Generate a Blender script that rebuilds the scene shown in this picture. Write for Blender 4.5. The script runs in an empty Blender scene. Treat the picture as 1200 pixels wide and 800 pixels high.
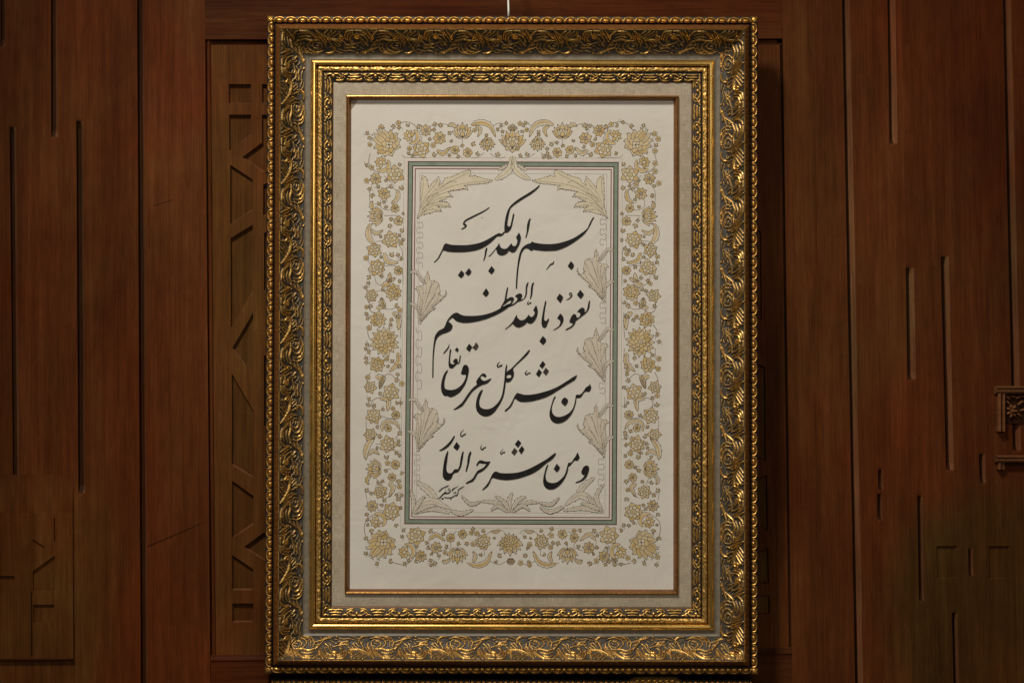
import bpy, math, random
import numpy as np
from mathutils import Vector, Matrix
from mathutils.geometry import tessellate_polygon

random.seed(7)
np.random.seed(7)
scene = bpy.context.scene
COL = scene.collection

# ------------------------------------------------------------------ camera
S = 0.0014            # metres per photograph pixel at the wall
D = 2.60              # camera to wall along the view axis
FPX = D / S           # focal length in photograph pixels
PITCH, YAW, ROLL = math.radians(2.1), math.radians(1.6), math.radians(0.62)
cf = Vector((math.sin(YAW) * math.cos(PITCH), math.cos(YAW) * math.cos(PITCH), math.sin(PITCH)))
r0 = cf.cross(Vector((0, 0, 1))).normalized()
u0 = r0.cross(cf)
cr = r0 * math.cos(ROLL) - u0 * math.sin(ROLL)
cu = r0 * math.sin(ROLL) + u0 * math.cos(ROLL)
CAM = -D * cf
cam_data = bpy.data.cameras.new('camera')
cam_data.sensor_width = 36.0
cam_data.lens = 36.0 * FPX / 1200.0
cam_data.clip_start = 0.05
cam_data.clip_end = 60
cam = bpy.data.objects.new('camera', cam_data)
COL.objects.link(cam)
cam.matrix_world = Matrix(((cr.x, cu.x, -cf.x, CAM.x), (cr.y, cu.y, -cf.y, CAM.y),
                           (cr.z, cu.z, -cf.z, CAM.z), (0, 0, 0, 1)))
scene.camera = cam

# ------------------------------------------------------------------ world, lamps, exposure
world = bpy.data.worlds.new('World')
scene.world = world
world.use_nodes = True
bg = world.node_tree.nodes['Background']
bg.inputs['Color'].default_value = (1.0, 0.86, 0.70, 1)
bg.inputs['Strength'].default_value = 0.05

def lamp(name, kind, loc, target, energy, color, **kw):
    ld = bpy.data.lights.new(name, kind)
    ld.energy = energy
    ld.color = color
    for k, v in kw.items():
        setattr(ld, k, v)
    o = bpy.data.objects.new(name, ld)
    COL.objects.link(o)
    o.location = loc
    o.rotation_euler = (Vector(target) - Vector(loc)).to_track_quat('-Z', 'Y').to_euler()
    return o

lamp('ceiling_spot', 'SPOT', (-1.05, -2.25, 2.75), (0.08, 0.0, -0.20), 400, (1.0, 0.95, 0.885),
     spot_size=math.radians(41), spot_blend=1.0, shadow_soft_size=0.26)
lamp('room_fill', 'AREA', (0.6, -3.6, 0.9), (0.0, 0.0, -0.2), 19, (1.0, 0.93, 0.83),  # added frontal fill lamp, unseen; stands in for ambient room light
     shape='RECTANGLE', size=1.6, size_y=1.0)

scene.view_settings.view_transform = 'Standard'
scene.view_settings.look = 'None'
scene.view_settings.exposure = 0.08
scene.view_settings.gamma = 1.0
scene.cycles.use_denoising = True
scene.cycles.max_bounces = 6

# ------------------------------------------------------------------ helpers
def ray(px, py):
    return cf * FPX + cr * (px - 600.0) + cu * (400.0 - py)

def at_wall(px, py, depth=0.0):
    """photograph pixel -> point on the wall plane y = depth"""
    d = ray(px, py)
    t = (depth - CAM.y) / d.y
    return CAM + d * t

def wall_pt(px, py, depth):
    """pixel seen on the wall face, pushed straight in (+) or out (-) by depth"""
    p = at_wall(px, py)
    return Vector((p.x, p.y + depth, p.z))

# picture plane: nearly square to the camera, hung from a cord, top leaning off the wall
TILT, PROLL = math.radians(0.73), math.radians(0.10)
pr = cr * math.cos(PROLL) - cu * math.sin(PROLL)
pu0 = cu * math.cos(PROLL) + cr * math.sin(PROLL)
pu = pu0 * math.cos(TILT) + cf * math.sin(TILT)
pn = pr.cross(pu)
_d = ray(600.0, 403.4)
PO = CAM + _d * ((-0.050 - CAM.y) / _d.y)
DF = (PO - CAM).dot(cf)
K = DF / FPX            # metres per pixel on the sheet
PM = Matrix(((pr.x, pu.x, pn.x, PO.x), (pr.y, pu.y, pn.y, PO.y), (pr.z, pu.z, pn.z, PO.z), (0, 0, 0, 1)))

def at_sheet(px, py, h=0.0):
    """pixel -> local coordinates on the sheet (metres)"""
    d = ray(px, py)
    t = (PO - CAM).dot(pn) / d.dot(pn)
    q = CAM + d * t - PO
    return (q.dot(pr), q.dot(pu), h)

def obj(name, verts, faces, mats, parent=None, smooth=False, matidx=None, attr=None):
    me = bpy.data.meshes.new(name)
    me.from_pydata([tuple(v) for v in verts], [], faces)
    for m in (mats if isinstance(mats, (list, tuple)) else [mats]):
        me.materials.append(m)
    if matidx is not None:
        me.polygons.foreach_set('material_index', np.asarray(matidx, dtype=np.int32))
    if smooth:
        me.polygons.foreach_set('use_smooth', np.ones(len(me.polygons), dtype=bool))
    if attr is not None:
        for k, vals in attr.items():
            a = me.attributes.new(k, 'FLOAT', 'POINT')
            a.data.foreach_set('value', np.asarray(vals, dtype=np.float32))
    me.update()
    o = bpy.data.objects.new(name, me)
    COL.objects.link(o)
    if parent is not None:
        o.parent = parent
    return o

def share(src, loc, parent, rot=None):
    o = src.copy()
    COL.objects.link(o)
    o.parent = parent
    o.location = loc
    if rot is not None:
        o.rotation_euler = rot
    return o

def tag(o, label, cat, group=None):
    o['label'] = label
    o['category'] = cat
    if group:
        o['group'] = group
    return o

def empty(name, mat):
    o = bpy.data.objects.new(name, None)
    o.empty_display_size = 0.05
    COL.objects.link(o)
    o.matrix_world = mat
    return o

def grid_faces(nr, nc, flip=False):
    i = np.arange(nr - 1)[:, None] * nc + np.arange(nc - 1)[None, :]
    i = i.ravel()
    f = np.stack([i, i + 1, i + nc + 1, i + nc], 1)
    if flip:
        f = f[:, ::-1]
    return f.tolist()

# ------------------------------------------------------------------ materials
def new_mat(name):
    m = bpy.data.materials.new(name)
    m.use_nodes = True
    nt = m.node_tree
    b = nt.nodes['Principled BSDF']
    return m, nt, b

def node(nt, kind, **kw):
    n = nt.nodes.new(kind)
    for k, v in kw.items():
        if k in n.inputs:
            n.inputs[k].default_value = v
        else:
            setattr(n, k, v)
    return n

def ramp(nt, fac, stops):
    r = nt.nodes.new('ShaderNodeValToRGB')
    cr_ = r.color_ramp
    while len(cr_.elements) < len(stops):
        cr_.elements.new(0.5)
    for e, (p, c) in zip(cr_.elements, stops):
        e.position = p
        e.color = (*c, 1) if len(c) == 3 else c
    nt.links.new(fac, r.inputs['Fac'])
    return r.outputs['Color']

def mapped(nt, scale, coord='Position', rot=(0, 0, 0)):
    if coord == 'Position':
        g = nt.nodes.new('ShaderNodeNewGeometry').outputs['Position']
    else:
        g = nt.nodes.new('ShaderNodeTexCoord').outputs[coord]
    mp = nt.nodes.new('ShaderNodeMapping')
    mp.inputs['Scale'].default_value = scale
    mp.inputs['Rotation'].default_value = rot
    nt.links.new(g, mp.inputs['Vector'])
    return mp.outputs['Vector']

def noise(nt, vec, scale=1.0, detail=4.0, rough=0.55, dist=0.0):
    n = nt.nodes.new('ShaderNodeTexNoise')
    n.inputs['Scale'].default_value = scale
    n.inputs['Detail'].default_value = detail
    n.inputs['Roughness'].default_value = rough
    n.inputs['Distortion'].default_value = dist
    nt.links.new(vec, n.inputs['Vector'])
    return n.outputs['Fac']

def mixc(nt, fac, a, b, mode='MIX'):
    m = nt.nodes.new('ShaderNodeMix')
    m.data_type = 'RGBA'
    m.blend_type = mode
    for sock, v in ((0, fac), (6, a), (7, b)):
        if hasattr(v, 'is_output'):
            nt.links.new(v, m.inputs[sock])
        elif sock == 0:
            m.inputs[0].default_value = v
        else:
            m.inputs[sock].default_value = (*v, 1)
    return m.outputs[2]

def math_n(nt, op, a, b=None, c=None):
    m = nt.nodes.new('ShaderNodeMath')
    m.operation = op
    for i, v in enumerate((a, b, c)):
        if v is None:
            continue
        if hasattr(v, 'is_output'):
            nt.links.new(v, m.inputs[i])
        else:
            m.inputs[i].default_value = v
    return m.outputs[0]

def bump(nt, b, height, strength, dist):
    n = nt.nodes.new('ShaderNodeBump')
    n.inputs['Strength'].default_value = strength
    n.inputs['Distance'].default_value = dist
    nt.links.new(height, n.inputs['Height'])
    nt.links.new(n.outputs['Normal'], b.inputs['Normal'])

def wood(name, dark, mid, light, horizontal=False, rough=0.5, seed=0.0, stains=()):
    m, nt, b = new_mat(name)
    sc = (3.0, 30.0, 62.0) if horizontal else (62.0, 30.0, 2.6)
    v = mapped(nt, sc)
    oi = nt.nodes.new('ShaderNodeObjectInfo')
    add = nt.nodes.new('ShaderNodeVectorMath')
    add.operation = 'ADD'
    off = nt.nodes.new('ShaderNodeCombineXYZ')
    r = math_n(nt, 'MULTIPLY_ADD', oi.outputs['Random'], 40.0, seed)
    for i in range(3):
        nt.links.new(r, off.inputs[i])
    nt.links.new(v, add.inputs[0])
    nt.links.new(off.outputs[0], add.inputs[1])
    vv = add.outputs[0]
    n1 = noise(nt, vv, 1.0, 6.0, 0.62, 0.5)
    n2 = noise(nt, mapped(nt, (5.0, 5.0, 1.6) if not horizontal else (1.6, 5.0, 5.0)), 1.0, 3.0, 0.5, 0.6)
    sc3 = (9.0, 60.0, 420.0) if horizontal else (420.0, 60.0, 9.0)
    n3 = noise(nt, mapped(nt, sc3), 1.0, 3.0, 0.6)
    base = ramp(nt, n1, [(0.22, dark), (0.52, mid), (0.82, light)])
    big = ramp(nt, n2, [(0.28, (0.60, 0.53, 0.46)), (0.72, (1.34, 1.27, 1.16))])
    c = mixc(nt, 1.0, base, big, 'MULTIPLY')
    n5 = noise(nt, mapped(nt, (3.2, 3.2, 1.9)), 1.0, 4.0, 0.6, 1.2)
    hue = ramp(nt, n5, [(0.36, (1.16, 0.92, 0.78)), (0.50, (1.0, 1.0, 0.95)), (0.66, (0.95, 1.16, 1.02))])
    c = mixc(nt, 0.9, c, hue, 'MULTIPLY')
    n6 = noise(nt, mapped(nt, (55.0, 55.0, 26.0) if not horizontal else (26.0, 55.0, 55.0)), 1.0, 5.0, 0.7, 0.3)
    c = mixc(nt, 0.8, c, ramp(nt, n6, [(0.30, (0.80, 0.79, 0.78)), (0.70, (1.16, 1.15, 1.13))]), 'MULTIPLY')
    for (sx, sz, rx, rz, tint) in stains:      # olive stain with a ragged edge, in wall coordinates
        sp = nt.nodes.new('ShaderNodeSeparateXYZ')
        nt.links.new(nt.nodes.new('ShaderNodeNewGeometry').outputs['Position'], sp.inputs[0])
        ex = math_n(nt, 'DIVIDE', math_n(nt, 'SUBTRACT', sp.outputs[0], sx), rx)
        ez = math_n(nt, 'DIVIDE', math_n(nt, 'SUBTRACT', sp.outputs[2], sz), rz)
        dd = math_n(nt, 'SQRT', math_n(nt, 'ADD', math_n(nt, 'POWER', math_n(nt, 'ABSOLUTE', ex), 3.0), math_n(nt, 'POWER', math_n(nt, 'ABSOLUTE', ez), 3.0)))
        dd = math_n(nt, 'ADD', dd, math_n(nt, 'MULTIPLY', math_n(nt, 'SUBTRACT', n2, 0.5), 0.8))
        mr = nt.nodes.new('ShaderNodeMapRange')
        mr.interpolation_type = 'SMOOTHSTEP'
        mr.inputs['From Min'].default_value = 1.15
        mr.inputs['From Max'].default_value = 0.55
        nt.links.new(dd, mr.inputs['Value'])
        c = mixc(nt, mr.outputs[0], c, mixc(nt, 1.0, c, tint, 'MULTIPLY'))
    pores = ramp(nt, n3, [(0.40, (0.72, 0.70, 0.68)), (0.56, (1.0, 1.0, 1.0))])
    c = mixc(nt, 0.75, c, pores, 'MULTIPLY')
    var = math_n(nt, 'MULTIPLY_ADD', oi.outputs['Random'], 0.16, 0.92)
    hsv = nt.nodes.new('ShaderNodeHueSaturation')
    nt.links.new(var, hsv.inputs['Value'])
    nt.links.new(c, hsv.inputs['Color'])
    nt.links.new(hsv.outputs['Color'], b.inputs['Base Color'])
    rr = math_n(nt, 'MULTIPLY_ADD', n2, 0.24, rough - 0.12)
    nt.links.new(rr, b.inputs['Roughness'])
    b.inputs['Specular IOR Level'].default_value = 0.03
    h = math_n(nt, 'MULTIPLY_ADD', n3, 0.6, math_n(nt, 'MULTIPLY_ADD', n6, 0.5, n1))
    bump(nt, b, h, 0.55, 0.0014)
    return m

M = {}
_bl, _br = (-0.79, -0.40), (0.80, -0.46)
M['plank'] = wood('plank_wood', (0.070, 0.0192, 0.0062), (0.103, 0.0302, 0.0098), (0.140, 0.0455, 0.0152),
                  stains=((_bl[0], _bl[1], 0.16, 0.22, (1.08, 1.34, 1.18)), (_br[0], _br[1], 0.20, 0.22, (0.82, 1.22, 1.10))))
M['rail_wood'] = wood('rail_wood', (0.052, 0.0148, 0.0050), (0.080, 0.0240, 0.0080), (0.112, 0.0365, 0.0125), horizontal=True)
M['panel'] = wood('panel_wood', (0.090, 0.0335, 0.0098), (0.126, 0.0490, 0.0145), (0.166, 0.0680, 0.0210), rough=0.55)
M['sunk'] = wood('sunk_board_wood', (0.066, 0.0255, 0.0074), (0.094, 0.0375, 0.0110), (0.124, 0.0520, 0.0160), rough=0.6)  # panel tone darkened: shading of the recesses put into the colour
M['olive'] = wood('olive_wood', (0.052, 0.0230, 0.0078), (0.096, 0.0430, 0.0140), (0.142, 0.0670, 0.0225), rough=0.6)
M['lit_edge'] = wood('lit_edge_wood', (0.115, 0.0440, 0.0210), (0.170, 0.0720, 0.0360), (0.225, 0.1050, 0.0560))  # lighter colour paints in the highlight along groove slopes and fretwork rims
M['groove'] = wood('shaded_groove_wood', (0.022, 0.0082, 0.0035), (0.036, 0.0138, 0.0056), (0.050, 0.0200, 0.0082))  # groove shade put into the colour; also used for scratches and carved grounds
M['bracket'] = wood('bracket_wood', (0.11, 0.046, 0.020), (0.185, 0.080, 0.036), (0.27, 0.125, 0.060), horizontal=True, rough=0.45)

def gilded(name, gold, deep, rough, use_attr=True, soft=1.0, metal=0.85, grain=900.0, lo=0.06, hi=0.34):
    m, nt, b = new_mat(name)
    n = noise(nt, mapped(nt, (1, 1, 1), 'Object'), 260.0, 5.0, 0.65)
    n2 = noise(nt, mapped(nt, (1, 1, 1)), 16.0, 3.0, 0.5)
    gc = ramp(nt, n, [(0.30, tuple(g * (1 - 0.38 * soft) for g in gold)), (0.60, gold)])
    gc = mixc(nt, 1.0, gc, ramp(nt, n2, [(0.3, (0.80, 0.76, 0.70)), (0.7, (1.1, 1.06, 1.0))]), 'MULTIPLY')
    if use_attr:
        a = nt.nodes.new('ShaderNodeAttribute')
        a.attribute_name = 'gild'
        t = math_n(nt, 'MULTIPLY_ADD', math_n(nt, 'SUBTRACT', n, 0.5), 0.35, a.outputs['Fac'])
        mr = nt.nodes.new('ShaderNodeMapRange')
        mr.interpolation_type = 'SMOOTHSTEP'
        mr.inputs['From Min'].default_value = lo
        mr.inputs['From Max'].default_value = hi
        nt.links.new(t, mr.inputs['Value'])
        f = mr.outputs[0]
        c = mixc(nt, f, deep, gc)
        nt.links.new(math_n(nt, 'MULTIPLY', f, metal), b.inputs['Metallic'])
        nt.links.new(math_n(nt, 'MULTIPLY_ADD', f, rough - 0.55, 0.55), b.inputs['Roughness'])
    else:
        c = gc
        b.inputs['Metallic'].default_value = metal
        nt.links.new(math_n(nt, 'MULTIPLY_ADD', n, 0.2 * soft, rough - 0.1 * soft), b.inputs['Roughness'])
    nt.links.new(c, b.inputs['Base Color'])
    bump(nt, b, n, 0.25 * soft, 0.0004 * soft)
    return m

GOLD = (0.74, 0.450, 0.130)
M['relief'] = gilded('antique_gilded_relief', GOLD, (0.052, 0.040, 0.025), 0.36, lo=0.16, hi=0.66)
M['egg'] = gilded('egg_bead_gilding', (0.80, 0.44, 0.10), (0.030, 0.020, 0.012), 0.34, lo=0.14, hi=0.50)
M['gold'] = gilded('burnished_gold', (0.88, 0.58, 0.17), None, 0.26, use_attr=False, metal=0.95, soft=0.15)
M['sand'] = gilded('sanded_gold', (0.86, 0.53, 0.15), (0.16, 0.095, 0.028), 0.38, lo=0.10, hi=0.55)
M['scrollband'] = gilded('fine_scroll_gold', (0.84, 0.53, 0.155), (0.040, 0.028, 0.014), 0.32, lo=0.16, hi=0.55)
M['brown'] = gilded('bronzed_brown', (0.26, 0.105, 0.030), None, 0.42, use_attr=False, metal=0.35)
M['fillet'] = gilded('copper_gold_fillet', (0.64, 0.35, 0.105), None, 0.30, use_attr=False, metal=0.95)
M['mahogany'] = gilded('mahogany_slope', (0.29, 0.130, 0.042), None, 0.42, use_attr=False, metal=0.5)

def painted(name, col, rough=0.6, var=0.12, scale=40.0, bumps=0.1, spec=0.3):
    m, nt, b = new_mat(name)
    n = noise(nt, mapped(nt, (1, 1, 1), 'Object'), scale, 5.0, 0.6)
    c = ramp(nt, n, [(0.3, tuple(x * (1 - var) for x in col)), (0.7, tuple(min(1, x * (1 + var)) for x in col))])
    nt.links.new(c, b.inputs['Base Color'])
    b.inputs['Roughness'].default_value = rough
    b.inputs['Specular IOR Level'].default_value = spec
    if bumps:
        bump(nt, b, n, bumps, 0.0006)
    return m

M['greyslope'] = painted('grey_patina', (0.21, 0.175, 0.125), 0.45, 0.2, 120)
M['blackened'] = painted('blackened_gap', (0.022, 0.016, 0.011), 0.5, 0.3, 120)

# woven linen liner: threads run along the strip
m, nt, b = new_mat('linen_liner')
nx = noise(nt, mapped(nt, (70, 1300, 1), 'Object'), 1.0, 3.0, 0.6)
ny = noise(nt, mapped(nt, (1300, 70, 1), 'Object'), 1.0, 3.0, 0.6)
nb = noise(nt, mapped(nt, (22, 22, 22), 'Object'), 1.0, 3.0, 0.5)
w = math_n(nt, 'MULTIPLY', math_n(nt, 'ADD', nx, ny), 0.5)
c = ramp(nt, w, [(0.36, (0.30, 0.245, 0.165)), (0.62, (0.60, 0.505, 0.365))])
c = mixc(nt, 1.0, c, ramp(nt, nb, [(0.3, (0.86, 0.84, 0.82)), (0.7, (1.05, 1.05, 1.05))]), 'MULTIPLY')
nt.links.new(c, b.inputs['Base Color'])
b.inputs['Roughness'].default_value = 0.85
bump(nt, b, w, 0.5, 0.0006)
M['linen'] = m

# handmade paper, faint stains and cockling
m, nt, b = new_mat('laid_paper')
n1 = noise(nt, mapped(nt, (1, 1, 1), 'Object'), 5.0, 4.0, 0.55, 0.4)
n2 = noise(nt, mapped(nt, (1, 1, 1), 'Object'), 420.0, 4.0, 0.6)
n3 = noise(nt, mapped(nt, (1, 1, 1), 'Object'), 13.0, 2.0, 0.5, 0.8)
c = ramp(nt, n1, [(0.30, (0.700, 0.644, 0.540)), (0.70, (0.770, 0.722, 0.630))])
c = mixc(nt, 0.5, c, ramp(nt, n2, [(0.35, (0.94, 0.935, 0.92)), (0.65, (1.03, 1.03, 1.03))]), 'MULTIPLY')
nt.links.new(c, b.inputs['Base Color'])
b.inputs['Roughness'].default_value = 0.8
b.inputs['Specular IOR Level'].default_value = 0.2
hh = math_n(nt, 'MULTIPLY_ADD', n2, 0.03, n3)
bump(nt, b, hh, 0.42, 0.005)
M['paper'] = m

M['ink'] = painted('carbon_ink', (0.012, 0.010, 0.009), 0.55, 0.5, 90, 0, 0.25)
M['ink_thin'] = painted('thinned_ink', (0.060, 0.045, 0.034), 0.6, 0.35, 120, 0, 0.2)
M['tan'] = painted('gold_wash', (0.645, 0.490, 0.250), 0.55, 0.16, 60, 0, 0.3)
M['tan2'] = painted('deep_gold_wash', (0.610, 0.425, 0.165), 0.5, 0.2, 60, 0, 0.3)
M['pale'] = painted('pale_gold_wash', (0.695, 0.605, 0.425), 0.6, 0.08, 60, 0, 0.25)
M['wash'] = painted('faint_sepia_wash', (0.655, 0.575, 0.440), 0.65, 0.08, 60, 0, 0.2)
M['line'] = painted('sepia_outline', (0.125, 0.092, 0.062), 0.7, 0.35, 300, 0, 0.2)
M['stem'] = painted('grey_stem_line', (0.235, 0.190, 0.145), 0.7, 0.3, 300, 0, 0.2)
M['faint'] = painted('faint_rule', (0.50, 0.445, 0.36), 0.7, 0.15, 200, 0, 0.2)
M['green'] = painted('celadon_band', (0.240, 0.285, 0.205), 0.65, 0.13, 60, 0, 0.25)
M['darkrule'] = painted('umber_rule', (0.055, 0.040, 0.036), 0.6, 0.3, 200, 0, 0.2)
M['maroon'] = painted('maroon_rule', (0.205, 0.072, 0.075), 0.6, 0.25, 200, 0, 0.2)
M['creamrule'] = painted('pink_cream_band', (0.74, 0.625, 0.53), 0.65, 0.06, 100, 0, 0.2)
M['paperwash'] = painted('bare_paper_wash', (0.700, 0.640, 0.530), 0.75, 0.04, 60, 0, 0.2)
M['tape'] = painted('brown_corner_tape', (0.33, 0.25, 0.17), 0.6, 0.2, 120, 0.1)
M['cord'] = painted('white_cord', (0.92, 0.90, 0.78), 0.5, 0.1, 300, 0.2)
# ------------------------------------------------------------------ the panelled wall
def quad_sheet(pts4, depth):
    return [wall_pt(x, y, depth) for x, y in pts4]

_v = [wall_pt(-160, -120, 0.016), wall_pt(1360, -120, 0.016), wall_pt(1360, 920, 0.016), wall_pt(-160, 920, 0.016)]
_v += [p + Vector((0, 0.03, 0)) for p in _v]
wall = obj('wall', _v, [(0, 3, 2, 1), (4, 5, 6, 7), (0, 1, 5, 4), (1, 2, 6, 5), (2, 3, 7, 6), (3, 0, 4, 7)], M['plank'])
wall['kind'] = 'structure'

Y0, Y1 = -70.0, 870.0
def lx(line, y):                       # line = (x at y=0, x at y=800)
    return line[0] + (line[1] - line[0]) * y / 800.0

def plank(left, right, flutes, mat, name='plank', thick=0.014, y0=Y0, y1=Y1):
    """a board whose face is a grid; flutes are stopped grooves or sinkings
    (xt, xb, ya, yb, flat, slope, depth)"""
    cols = [(left, None, 0.0), (right, None, 0.0)]
    rows = {y0, y1}
    for i in range(1, 12):
        rows.add(y0 + (y1 - y0) * i / 12)
    for g in flutes:
        xt, xb, ya, yb, flat, slope, dep = g
        steep = 0.5
        cols += [((xt - steep, xb - steep), g, 0.0), ((xt, xb), g, 1.0),
                 ((xt + flat, xb + flat), g, 0.9), ((xt + flat + slope, xb + flat + slope), g, 0.0)]
        for y in (ya - 0.5, ya + 2.5, ya + 6, ya + 11, yb - 11, yb - 6, yb - 2.5, yb + 0.5) if flat < 10 else (ya - 1.2, ya + 0.6, yb - 0.6, yb + 1.2):
            if y0 < y < y1:
                rows.add(y)
    cols.sort(key=lambda c: lx(c[0], 400))
    rows = sorted(rows)
    def depth(x, y):
        best = 0.0
        for xt, xb, ya, yb, flat, slope, dep in flutes:
            if ya <= y <= yb:
                o_ = x - lx((xt, xb), y)
                if -0.01 <= o_ <= flat + 0.01:
                    k = 1.0
                elif flat < o_ < flat + slope:
                    k = 1 - (o_ - flat) / slope
                else:
                    k = 0.0
                if flat < 10:
                    e_ = min(1.0, max(0.0, min(y - ya, yb - y) / 11.0))
                    k *= e_ * e_ * (3 - 2 * e_)
                best = max(best, dep * k)
        return best
    V = []
    for y in rows:
        for ln, g, k in cols:
            V.append(wall_pt(lx(ln, y), y, depth(lx(ln, y), y)))
    nr, nc = len(rows), len(cols)
    F = grid_faces(nr, nc, True)
    MI = []
    for r_ in range(nr - 1):
        ym = (rows[r_] + rows[r_ + 1]) / 2
        for c_ in range(nc - 1):
            xm = (lx(cols[c_][0], ym) + lx(cols[c_ + 1][0], ym)) / 2
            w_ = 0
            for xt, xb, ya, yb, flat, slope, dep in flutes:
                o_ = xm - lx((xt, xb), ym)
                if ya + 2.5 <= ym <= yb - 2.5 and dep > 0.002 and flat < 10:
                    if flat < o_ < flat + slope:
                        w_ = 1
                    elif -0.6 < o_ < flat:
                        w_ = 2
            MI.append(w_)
    # edges returned into the wall
    n0 = len(V)
    ring = [c for c in range(nc)] + [r * nc + nc - 1 for r in range(1, nr)] + \
           [(nr - 1) * nc + c for c in range(nc - 2, -1, -1)] + [r * nc for r in range(nr - 2, 0, -1)]
    for i in ring:
        V.append(V[i] + Vector((0, thick, 0)))
    L = len(ring)
    for i in range(L):
        j = (i + 1) % L
        F.append((ring[i], ring[j], n0 + j, n0 + i))
    o = obj(name, V, F, [mat, M['lit_edge'], M['groove']], wall, matidx=MI + [0] * L)
    return o

G1 = (9.5, 17.0)
G3 = (88.5, 93.0)
G4 = (160.5, 165.0)
STL = (240.0, 246.5)
STR = (916.5, 928.5)
G6 = (986.5, 1002.0)
G8 = (1056.5, 1069.0)
G10 = (1175.0, 1193.0)
# joints open into a groove only over part of their length: each is a flute just inside the right board
plank((-90, -84), G1, [(1.0, 3.0, Y0, 57, 2.6, 2.4, 0.006)], M['plank'])
plank(G1, G3, [(10.5, 17.8, 146, 572, 3.6, 3.6, 0.006), (60.2, 61.2, Y0, 163, 4.0, 3.4, 0.007)], M['plank'])
plank(G3, G4, [(89.2, 93.6, 139, 580, 4.4, 3.0, 0.007)], M['plank'])
plank(G4, STL, [(161.2, 165.6, Y0, Y1, 4.4, 3.0, 0.008), (197.0, 200.5, Y0, Y1, 0.5, 1.2, 0.0006),
                (174.0, 176.0, 238, 300, 0.4, 0.8, 0.0010)], M['plank'], name='stile')
plank(STR, G6, [(953.0, 966.0, Y0, Y1, 0.4, 0.8, 0.0004)], M['plank'], name='stile')
plank(G6, G8, [(987.2, 1002.6, Y0, Y1, 4.2, 4.6, 0.008), (1040.3, 1053.0, Y0, 171, 4.0, 4.8, 0.007),
               (1020.0, 1033.5, 547, 576, 4.2, 1.2, 0.006), (1018.5, 1032.0, 576, 611, 4.2, 1.2, 0.006)], M['plank'])
plank(G8, G10, [(1057.0, 1069.4, 311, 447, 4.4, 5.2, 0.006),
                (1065.5, 1079.0, 578, 706, 4.2, 1.6, 0.007),
                (1095.5, 1115.0, 298, 553, 5.0, 4.0, 0.007),
                (1133.0, 1155.0, 529, 568, 4.2, 2.6, 0.006),
                (1098.5, 1117.8, 715, Y1, 4.0, 2.4, 0.007),
                (1082.0, 1101.5, 640, 677, 22.0, 2.2, 0.0035), (1118.5, 1139.0, 640, 677, 3.0, 2.0, 0.003),
                (1142.0, 1163.0, 640, 677, 22.5, 2.2, 0.0035)], M['plank'])
plank(G10, (1290, 1316), [(1175.6, 1193.6, Y0, 530, 4.8, 4.4, 0.008)], M['plank'])

# dark raking scratch across the stile, as a thin sunk line
def scratch(p, q, w=1.0):
    n = Vector((q[1] - p[1], p[0] - q[0])).normalized() * w * 0.5
    pts = [(p[0] + n.x, p[1] + n.y), (q[0] + n.x * 0.4, q[1] + n.y * 0.4), (q[0] - n.x * 0.4, q[1] - n.y * 0.4), (p[0] - n.x, p[1] - n.y)]
    V = [wall_pt(x, y, -0.0003) for x, y in pts]
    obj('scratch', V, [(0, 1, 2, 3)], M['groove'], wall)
scratch((173, 640), (239.5, 611.5), 1.3)
scratch((180, 241), (203, 234), 1.0)

def holed_plate(name, outer, holes, front, back, mat, parent, bevel=0.8):
    """flat plate with sunk openings: bevelled rims run down to the back"""
    loops = [outer] + holes
    ins = []
    for k, lp in enumerate(loops):
        ins.append(lp)
    vv = [[Vector((x, y, 0)) for x, y in lp] for lp in loops]
    tris = tessellate_polygon(vv)
    V, F = [], []
    for lp in loops:
        V += [wall_pt(x, y, front) for x, y in lp]
    for t in tris:
        a, b_, c_ = [V[i] for i in t]
        nrm = (b_ - a).cross(c_ - a)
        F.append(tuple(t) if nrm.y < 0 else tuple(reversed(t)))
    base = 0
    for lp in loops:
        n = len(lp)
        cx = sum(p[0] for p in lp) / n
        cy = sum(p[1] for p in lp) / n
        s0 = len(V)
        for x, y in lp:
            dx, dy = cx - x, cy - y
            l = math.hypot(dx, dy) or 1
            k = bevel if lp is not outer else 0
            V.append(wall_pt(x + dx / l * k, y + dy / l * k, back))
        for i in range(n):
            j = (i + 1) % n
            F.append((base + i, base + j, s0 + j, s0 + i))
        base += n
    mi_ = None
    if isinstance(mat, list):
        mi_ = [0] * len(tris) + [1] * (len(F) - len(tris))
    return obj(name, V, F, mat, parent, matidx=mi_)

# sunk panel behind the picture, with fretwork down its left and right edges
left_cuts = [
    [(267.5, 98), (294, 98), (294, 120.6), (267.5, 120.6)],
    [(306.5, 98), (332, 98), (332, 120.6), (306.5, 120.6)],
    [(267.7, 133.8), (294, 133.8), (294, 157.5), (268, 176)],
    [(306.5, 133.8), (332, 133.8), (332, 212), (306.8, 200.5), (283, 184), (306.5, 166.5)],
    [(269, 192.5), (295.6, 209.7), (295.6, 246), (269.2, 262.5)],
    [(308, 216), (332, 206), (332, 262), (308, 252)],
    [(269.7, 278.6), (295.8, 262.8), (296, 342), (270, 384)],
    [(309, 272), (334, 272), (334, 360), (309, 340)],
    [(296.2, 366), (296.6, 441), (271.2, 408)],
    [(271, 437), (296.5, 481), (296.6, 560), (271.2, 545)],
    [(309, 416), (334, 420), (334, 520), (309, 500)],
    [(271.3, 562.8), (296.6, 581), (296.6, 614.5), (271.4, 631)],
    [(285, 641), (307.8, 624.5), (334, 620), (334, 672), (307.5, 656)],
    [(271.3, 650), (296.6, 667), (296.6, 691.5), (271.4, 691.5)],
    [(271.4, 707), (296.6, 707), (296.6, 729), (271.5, 729)],
]
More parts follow.
